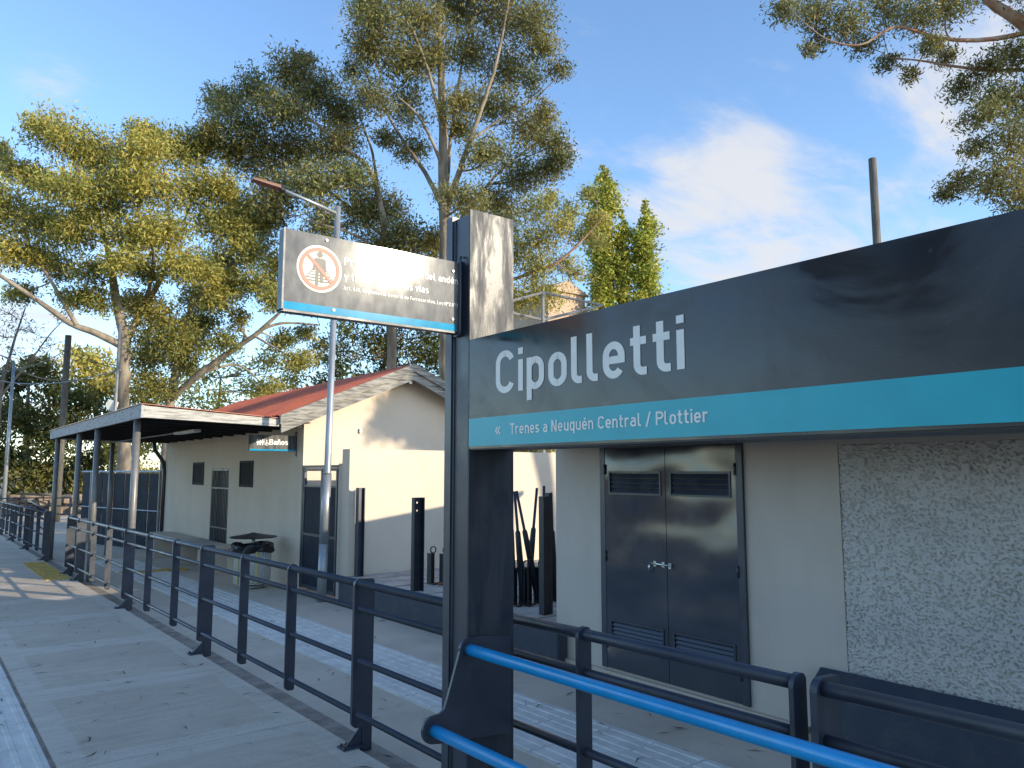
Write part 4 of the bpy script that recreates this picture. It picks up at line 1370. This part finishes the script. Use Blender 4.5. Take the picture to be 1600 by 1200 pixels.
def tree(name, label, depth, limbs, clumps, pal, bark, leaves=1300, size=.2, droop=.8, spread=.55, aspect=.2, twigs=7, zb=-.7, group=None, cat='tree', deep=1.0, sub=.30, world=False):
    """limbs: lists of (u, v, depth offset, radius); clumps: (u, v, radius in picture units[, palette shift])"""
    base = at(limbs[0][0][0], limbs[0][0][1], depth)
    t = empty(name, base, label, cat, group)
    tm = MB()
    nodes = []
    for i, lb in enumerate(limbs):
        P = [at(u, v, depth + dd) if not world else Vector((u, v, dd)) for (u, v, dd, r) in lb]
        rr = [r * .70 for (_, _, _, r) in lb]
        if i == 0:
            P = [Vector((P[0].x, P[0].y, zb))] + P
            rr = [rr[0] * 1.25] + rr
        S = smooth_line(P, 5)
        rad = []
        for k in range(len(S)):
            f = k / 5
            a = int(min(f, len(rr) - 1)); b_ = min(a + 1, len(rr) - 1)
            rad.append(rr[a] + (rr[b_] - rr[a]) * (f - a))
        S = [s + Vector((random.uniform(-1, 1), random.uniform(-1, 1), 0)) * rad[k] * .18 for k, s in enumerate(S)]
        tm.tube(S, rad, 9)
        for s, r in zip(S, rad):
            nodes.append((s, r))
    NP = np.array([list(s) for s, _ in nodes])
    br = tm
    V_all, T_all = [], []
    pal = np.array(pal)
    for cl in clumps:
        u, v, r = cl[:3]
        shift = cl[3] if len(cl) > 3 else 0.0
        rm = r / FOC * depth
        c = at(u, v, depth + random.uniform(-1, 1) * deep * spread * 3.2) if not world else Vector((u, v, cl[4]))
        if world:
            rm = r
            r = 45
        # bough from the nearest limb below
        dd = np.linalg.norm(NP - np.array(c), axis=1) + np.maximum(0, NP[:, 2] - c.z) * .8
        j = int(np.argmin(dd))
        s0, r0_ = nodes[j]
        mid_ = s0.lerp(c, .5) + Vector((random.uniform(-.25, .25), random.uniform(-.25, .25), -.12)) * rm
        rb = min(r0_ * .6, .028 + .022 * (c - s0).length)
        br.tube(smooth_line([s0, mid_, c], 4), [rb + (.012 - rb) * k / 8 for k in range(9)], 5, cap=False)
        n = int(leaves * (r / 45.0) ** 2)
        nt_ = max(4, int(twigs * (r / 45) ** 1.3))
        dirs = rng.standard_normal((nt_, 3)); dirs /= np.linalg.norm(dirs, axis=1, keepdims=True)
        subc = np.array(c) + dirs * (rng.uniform(.25, 1.0, (nt_, 1)) ** .6) * rm * np.array([[.92, .92, .8]])
        for sc_ in subc:
            e = Vector(sc_)
            m1 = c.lerp(e, .55) + Vector((0, 0, .1 * rm))
            br.tube([c.lerp(s0, .15), m1, e], [.016, .011, .005], 4, cap=False)
        w = rng.uniform(.4, 1.6, nt_); w /= w.sum()
        pick = rng.choice(nt_, n, p=w)
        off = np.clip(rng.standard_normal((n, 3)), -1.75, 1.75) * rm * sub
        off[:, 2] *= .75
        # some leaves sit along the twigs
        along = rng.uniform(0, 1, (n, 1)) ** .35
        pos = np.array(c) + (subc[pick] - np.array(c)) * along + off
        base_t = pal[rng.integers(0, len(pal), nt_)]
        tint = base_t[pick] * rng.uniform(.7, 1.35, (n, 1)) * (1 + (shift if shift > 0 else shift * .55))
        tint[:, 0] *= rng.uniform(.85, 1.15, n)
        v_, t_ = leaf_quads(pos, tint, size, droop, aspect)
        V_all.append(v_); T_all.append(t_)
    br.build('trunk', bark, t, smooth=True)
    V = np.concatenate(V_all); T = np.clip(np.concatenate(T_all), 0, 1)
    me = np_mesh('crown', V, np.arange(len(V)).reshape(-1, 4), T)
    me.materials.append(leaf_m)
    link('crown', me, t)
    return t


# the broad gum at the left
tree('eucalyptus_tree', 'broad pale-barked gum tree spreading above the canopy at left', 31,
     [[(194, 700, 0, .36), (193, 600, 0, .34), (194, 530, 0, .30), (176, 440, 0, .22), (166, 380, .3, .15), (140, 300, .5, .09), (112, 240, .6, .05)],
      [(190, 540, 0, .24), (150, 520, -.6, .20), (110, 505, -1, .17), (60, 470, -1.4, .13), (0, 430, -2, .10), (-40, 400, -2, .06)],
      [(120, 508, -1, .13), (80, 440, -.8, .09), (45, 380, -.4, .07), (30, 310, 0, .04)],
      [(196, 535, 0, .24), (225, 480, .6, .18), (258, 420, 1, .13), (264, 340, 1.2, .09), (255, 260, 1.4, .05)],
      [(226, 478, .6, .12), (240, 400, -.5, .08), (215, 330, -.8, .05), (225, 240, -.8, .04)],
      [(258, 420, 1, .1), (290, 340, .5, .07), (312, 260, .3, .04)]],
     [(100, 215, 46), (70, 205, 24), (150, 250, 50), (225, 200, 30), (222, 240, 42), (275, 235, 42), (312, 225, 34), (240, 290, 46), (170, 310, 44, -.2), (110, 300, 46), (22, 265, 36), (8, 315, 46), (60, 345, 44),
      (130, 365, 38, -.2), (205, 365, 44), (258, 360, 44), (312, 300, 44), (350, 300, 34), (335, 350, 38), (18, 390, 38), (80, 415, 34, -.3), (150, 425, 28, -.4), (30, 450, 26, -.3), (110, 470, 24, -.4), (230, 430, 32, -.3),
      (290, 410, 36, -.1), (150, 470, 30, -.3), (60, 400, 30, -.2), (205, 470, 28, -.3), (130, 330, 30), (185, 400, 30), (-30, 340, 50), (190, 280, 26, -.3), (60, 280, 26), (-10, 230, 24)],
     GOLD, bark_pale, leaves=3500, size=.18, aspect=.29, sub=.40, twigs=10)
tree('eucalyptus_tree', 'leaning gum tree with forked pale limbs behind the house roof', 33,
     [[(262, 660, 0, .30), (268, 610, 0, .27), (284, 545, 0, .22), (300, 480, .3, .17), (340, 440, .5, .14), (378, 395, .6, .10), (400, 340, .6, .06)],
      [(266, 625, 0, .2), (310, 585, -.6, .20), (360, 550, -.8, .17), (405, 518, -1, .14), (440, 485, -1, .08), (470, 450, -1, .05)],
      [(400, 520, -1, .10), (440, 505, -.6, .08), (500, 508, 0, .05)],
      [(310, 585, -.6, .10), (370, 570, .2, .07), (410, 600, .5, .05)]],
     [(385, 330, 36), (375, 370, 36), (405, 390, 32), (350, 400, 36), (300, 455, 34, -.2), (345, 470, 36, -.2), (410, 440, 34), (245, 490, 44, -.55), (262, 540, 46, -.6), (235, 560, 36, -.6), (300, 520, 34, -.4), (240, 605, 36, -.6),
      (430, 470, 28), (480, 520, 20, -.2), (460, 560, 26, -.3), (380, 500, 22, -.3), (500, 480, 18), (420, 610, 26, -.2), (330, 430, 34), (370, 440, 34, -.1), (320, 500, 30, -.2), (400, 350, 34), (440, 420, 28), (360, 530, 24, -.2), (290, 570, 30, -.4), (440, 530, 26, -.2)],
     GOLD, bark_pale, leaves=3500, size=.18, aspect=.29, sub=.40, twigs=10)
# tall gum in the middle
tree('eucalyptus_tree', 'tall open-crowned gum tree with straight trunk behind the signs', 31,
     [[(697, 640, 0, .42), (696, 500, 0, .38), (694, 340, 0, .33), (692, 200, 0, .26), (688, 90, 0, .18), (685, 0, 0, .12), (684, -90, 0, .05)],
      [(694, 330, 0, .17), (664, 270, .6, .13), (630, 220, 1, .09), (590, 150, 1.4, .06), (560, 90, 1.6, .03)],
      [(693, 210, 0, .13), (672, 120, -.6, .09), (650, 60, -1, .07), (625, 0, -1.2, .05)],
      [(696, 330, 0, .20), (724, 250, -.4, .16), (752, 170, -.8, .12), (775, 100, -1, .09), (795, 0, -1, .06), (805, -70, -1, .03)],
      [(697, 300, 0, .13), (706, 200, .8, .10), (722, 100, 1, .07), (742, 10, 1, .05)],
      [(735, 220, -.5, .08), (790, 180, .2, .06), (840, 150, .6, .04), (880, 110, .8, .02)],
      [(696, 380, 0, .14), (745, 310, 1, .10), (790, 260, 1.4, .07), (850, 215, 1.6, .04)],
      [(695, 270, 0, .11), (660, 190, -.8, .08), (620, 150, -1.2, .05)]],
     [(600, 30, 44), (575, 8, 30), (655, 25, 44, -.1), (715, 15, 44, .1), (775, 20, 44, -.1), (830, 35, 44, -.2), (572, 80, 38, -.2), (622, 95, 44), (680, 85, 36), (738, 85, 42), (800, 105, 44, -.2), (850, 70, 28, -.2),
      (580, 150, 36, -.3), (640, 165, 36), (715, 165, 36), (780, 170, 38, -.1), (832, 210, 42, -.3), (872, 225, 30, -.4), (868, 108, 22, -.4), (835, 130, 20, -.4), (715, 200, 26, .3), (645, 240, 30), (760, 250, 38), (815, 270, 38, -.2), (862, 262, 28, -.4), (725, 310, 36),
      (785, 320, 36), (610, 220, 24, -.2), (680, -50, 56), (760, -50, 56), (610, -50, 48), (840, -40, 40), (550, 110, 18, -.4), (850, 175, 20, -.3), (880, 250, 18, -.4)],
     OLIVE, bark_pale, leaves=3400, size=.17, sub=.42, aspect=.28, twigs=11)
tree('eucalyptus_tree', 'shadier gum tree leaning left between the two tallest gums', 32,
     [[(612, 640, 0, .30), (610, 500, 0, .28), (602, 380, 0, .23), (592, 310, 0, .18), (575, 262, -.3, .13), (530, 225, -.6, .10), (490, 190, -.8, .06), (440, 140, -.8, .03)],
      [(592, 310, 0, .10), (582, 240, .6, .08), (565, 190, 1, .05), (560, 160, 1, .03)],
      [(600, 370, 0, .12), (540, 320, 1, .09), (480, 270, 1.4, .07), (420, 230, 1.4, .04)],
      [(604, 410, 0, .10), (560, 370, -1, .07), (500, 350, -1.4, .05)]],
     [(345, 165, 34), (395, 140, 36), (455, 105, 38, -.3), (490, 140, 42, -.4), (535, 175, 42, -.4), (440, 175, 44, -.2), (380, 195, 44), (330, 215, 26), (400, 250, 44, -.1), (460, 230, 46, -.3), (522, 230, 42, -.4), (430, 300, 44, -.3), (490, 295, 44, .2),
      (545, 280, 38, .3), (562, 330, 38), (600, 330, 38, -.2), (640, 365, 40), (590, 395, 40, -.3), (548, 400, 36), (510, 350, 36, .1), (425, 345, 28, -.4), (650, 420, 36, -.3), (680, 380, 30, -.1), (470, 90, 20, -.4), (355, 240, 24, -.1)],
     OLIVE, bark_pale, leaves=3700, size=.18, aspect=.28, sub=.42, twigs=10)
tree('gum_tree', 'bushy olive gum tree right of the sign column top', 36,
     [[(770, 640, 0, .26), (765, 520, 0, .24), (760, 430, 0, .18), (778, 370, .4, .12), (800, 320, .6, .06)],
      [(763, 450, 0, .13), (820, 430, -.5, .11), (870, 410, -1, .09), (915, 370, -1, .06), (945, 335, -1, .03)],
      [(760, 430, 0, .1), (720, 380, .5, .06), (700, 350, .5, .04)]],
     [(745, 350, 34), (790, 345, 34), (830, 330, 30), (840, 375, 36), (800, 400, 36), (750, 400, 36), (710, 420, 34, -.2), (835, 420, 32), (850, 460, 30), (810, 460, 34, -.2), (870, 350, 26), (895, 330, 24), (905, 370, 24), (880, 410, 22), (930, 340, 20), (940, 380, 18), (860, 305, 18), (770, 470, 36, -.2), (730, 480, 36, -.2), (905, 430, 18), (920, 300, 16)],
     GOLD, bark_red, leaves=3000, size=.19, aspect=.25, sub=.46, twigs=10)
# gum hanging in from the right
tree('eucalyptus_tree', 'gum tree with reddish limb reaching in at the upper right', 17,
     [[(1790, 600, 1, .34), (1770, 380, 1, .32), (1700, 190, .5, .26), (1620, 60, 0, .20), (1545, 0, 0, .15), (1500, -60, 0, .10)],
      [(1610, 50, 0, .09), (1540, 62, -.3, .07), (1470, 60, -.5, .055), (1400, 42, -.7, .045), (1345, 70, -.8, .03), (1290, 60, -.8, .018), (1240, 20, -.8, .010)],
      [(1650, 105, .2, .08), (1570, 110, .4, .06), (1500, 105, .5, .045), (1440, 95, .5, .03), (1390, 90, .5, .018)],
      [(1735, 270, .7, .12), (1660, 190, .3, .08), (1590, 150, 0, .055), (1540, 180, -.2, .035), (1500, 190, -.3, .015)],
      [(1760, 370, 1, .13), (1690, 330, .6, .08), (1610, 290, .4, .05), (1540, 270, .3, .03), (1490, 290, .2, .012)],
      [(1700, 190, .5, .14), (1780, 80, 1.5, .10), (1850, -20, 2, .06)], [(1770, 380, 1, .13), (1860, 240, 2, .09), (1930, 140, 3, .05)]],
     [(1235, 15, 30, -.2), (1280, 25, 34, -.1), (1325, 35, 34), (1275, 62, 20, -.3), (1262, 78, 14, -.3), (1385, 12, 38), (1350, 70, 22, -.2), (1440, 30, 34), (1395, 92, 22, -.3), (1480, 10, 34), (1478, 92, 22, -.3), (1425, 115, 16, -.4), (1450, 70, 24, -.2), (1500, 140, 28, -.3), (1545, 105, 30, -.1), (1555, 165, 34, .1),
      (1590, 90, 34), (1525, 185, 28, -.2), (1582, 225, 40, .2), (1520, 235, 22, -.3), (1495, 285, 26, -.4), (1550, 285, 34, -.2), (1592, 305, 36), (1480, 312, 18, -.4), (1620, 160, 50), (1640, 260, 56), (1690, 120, 66), (1670, 350, 60), (1740, 20, 80), (1780, 200, 80), (1850, 90, 90), (1880, 260, 90), (1690, -60, 70), (1560, -50, 50), (1800, -90, 90), (1960, 160, 90), (1620, 20, 30)],
     OLIVE, bark_red, leaves=2300, size=.11, aspect=.27, sub=.46, deep=.8, twigs=9)
# poplars
for (u, vt, vb_, wd, lab) in ((944, 262, 500, 25, 'tallest yellow-green columnar poplar above the name board'), (973, 330, 500, 17, 'slim middle poplar between its two neighbours'), (1008, 316, 490, 23, 'rightmost columnar poplar against the white cloud')):
    cl = []
    v = vt
    while v < vb_ + 40:
        f = min(1, (v - vt) / 60 + .28)
        cl.append((u + random.uniform(-.5, .5) * wd * f, v, wd * f * random.uniform(.45, .8), random.uniform(-.2, .35)))
        v += 8
    tree('poplar_tree', lab, 60, [[(u, 560, 0, .2), (u, 450, 0, .15), (u + 1, vt + 30, 0, .05), (u + 1, vt, 0, .02)]], cl, POPL, bark_grey, leaves=4600, size=.25, droop=-.3, aspect=.6, sub=.58, spread=.15, group='poplars above the name board')
# mass of trees and shrubs beyond the platform end and behind the house
tree('evergreen_tree', 'dark evergreen tree filling the left edge behind the platform end', 44, [[(40, 800, 0, .3), (42, 680, 0, .2), (45, 600, 0, .1)]],
     [(20, 600, 40), (60, 585, 36), (95, 625, 44), (25, 660, 48), (75, 680, 48), (15, 720, 46), (60, 740, 46), (110, 690, 40), (100, 745, 40), (-20, 640, 50), (-25, 720, 50), (135, 640, 32), (30, 770, 36), (135, 735, 36)], DARK, bark_grey, leaves=1100, size=.34, aspect=.35, sub=.36, spread=.4)
tree('broadleaf_tree', 'sunlit yellowing tree behind the canopy posts', 46, [[(150, 800, 0, .25), (150, 680, 0, .18), (148, 600, 0, .1)]],
     [(130, 590, 36, .05), (160, 570, 34, .1), (185, 600, 34, -.2), (150, 625, 36, -.3), (115, 560, 24, .05), (175, 650, 36, -.1), (210, 640, 36, -.3), (165, 700, 36, .1), (200, 700, 38, -.2), (180, 745, 34, .1), (235, 690, 34, -.3), (235, 740, 32, -.3), (150, 770, 30)], GOLD, bark_grey, leaves=950, size=.34, aspect=.35, sub=.36, spread=.4)
tree('bare_tree', 'thin bare-twigged tree with sparse leaves at the left edge', 40, [[(-10, 760, 0, .2), (0, 620, 0, .15), (20, 540, 0, .09), (40, 480, 0, .04)], [(0, 620, 0, .1), (50, 560, .5, .07), (80, 520, .6, .04), (110, 490, .6, .02)], [(10, 570, 0, .06), (60, 590, .5, .05), (95, 595, .5, .03)]],
     [(15, 490, 28), (50, 520, 26), (80, 540, 24), (20, 545, 26), (-10, 520, 30), (90, 500, 16), (60, 560, 24)], DARK, bark_grey, leaves=330, size=.22, twigs=18, sub=.4)
tree('golden_shrub', 'pale golden shrubby tree behind the red roof at left', 46, [[(340, 760, 0, .2), (340, 660, 0, .15), (345, 590, 0, .08)]],
     [(320, 590, 32, .3), (350, 615, 32, .3), (385, 605, 28, .1), (300, 625, 30, .3), (335, 560, 24, .3), (410, 625, 28, -.1), (450, 600, 26, -.1), (480, 610, 28, -.1), (290, 580, 22, .2), (365, 570, 24, .2), (400, 570, 24), (280, 650, 34, -.1), (430, 565, 26), (470, 575, 24), (500, 560, 22), (340, 640, 30), (250, 630, 34, -.2), (310, 540, 22, .1)], GOLD, bark_grey, leaves=750, size=.30, aspect=.3, sub=.38, spread=.4)
tree('evergreen_tree', 'dark green tree rising behind the gable peak', 44, [[(600, 760, 0, .3), (600, 640, 0, .2), (600, 560, 0, .1)]],
     [(545, 555, 34), (585, 535, 38), (625, 530, 38), (665, 525, 36), (600, 575, 38), (650, 565, 38), (690, 560, 36), (560, 590, 30), (700, 510, 32), (520, 580, 24, .3), (630, 490, 28, -.1), (670, 475, 30), (500, 595, 20, .4), (730, 540, 34), (720, 580, 30), (560, 480, 34, .2), (600, 450, 36, .2), (640, 440, 32, .2), (540, 520, 30, .3), (690, 440, 34, .2), (510, 540, 26, .3)], DARK, bark_grey, leaves=1000, size=.30, aspect=.3, sub=.36, spread=.4)
tree('broadleaf_tree', 'low olive tree seen in the slot below the name board', 42, [[(830, 780, 0, .2), (830, 700, 0, .12)]],
     [(800, 700, 34), (850, 690, 34), (900, 690, 34), (780, 660, 34), (840, 640, 34)], OLIVE, bark_grey, leaves=800, size=.3, aspect=.3, sub=.36, spread=.3)

# gum standing behind the equipment building, right of the view: its crown dapples the gable
tree('eucalyptus_tree', 'gum tree outside the view at right whose crown dapples the gable', 30,
     [[(16.4, -3.2, 3.0, .3), (15.9, -2.9, 6.0, .22), (15.2, -2.2, 8.0, .12), (14.9, -1.8, 10.5, .05)], [(16.0, -3.0, 5.5, .12), (14.8, -1.9, 6.8, .08), (14.0, -1.4, 7.3, .04)]],
     [(15.25, -2.45, .4, 0, 6.95), (14.35, -2.1, .42, 0, 7.15), (14.7, -2.1, .5, 0, 7.6), (14.9, -2.2, .45, 0, 7.05), (15.2, -2.2, .5, 0, 7.3), (14.8, -1.8, .55, 0, 8.0), (15.3, -2.2, .6, 0, 8.3), (14.9, -1.6, .7, 0, 9.0), (15.6, -2.0, .9, 0, 9.8), (14.6, -1.6, .9, 0, 10.2), (16.4, -2.8, 1.0, 0, 9.2), (15.0, -1.8, 1.0, 0, 11.2)],
     OLIVE, bark_pale, leaves=560, size=.2, aspect=.3, sub=.40, world=True)

for (x, y, hgt, k) in ((-17, 4, 8, 0), (-19, 11, 10, 1), (-16, -5, 7, 2)):  # unseen trees added for the name board and doors to mirror
    z0 = -.4
    tree('broadleaf_tree', ['bushy tree across the track, outside the view, nearest the camera', 'tall tree across the track, outside the view, beyond the camera', 'low tree across the track, outside the view, behind the camera'][k], 30,
         [[(x, y, z0 + .5, .3), (x, y, z0 + hgt * .4, .22), (x + .3, y, z0 + hgt * .8, .08)]],
         [(x + random.uniform(-1.6, 1.6), y + random.uniform(-2, 2), random.uniform(.9, 1.4), random.uniform(-.2, .2), z0 + hgt * random.uniform(.4, 1)) for _ in range(12)],
         OLIVE, bark_grey, leaves=500, size=.5, aspect=.45, sub=.42, world=True, zb=-1.2)
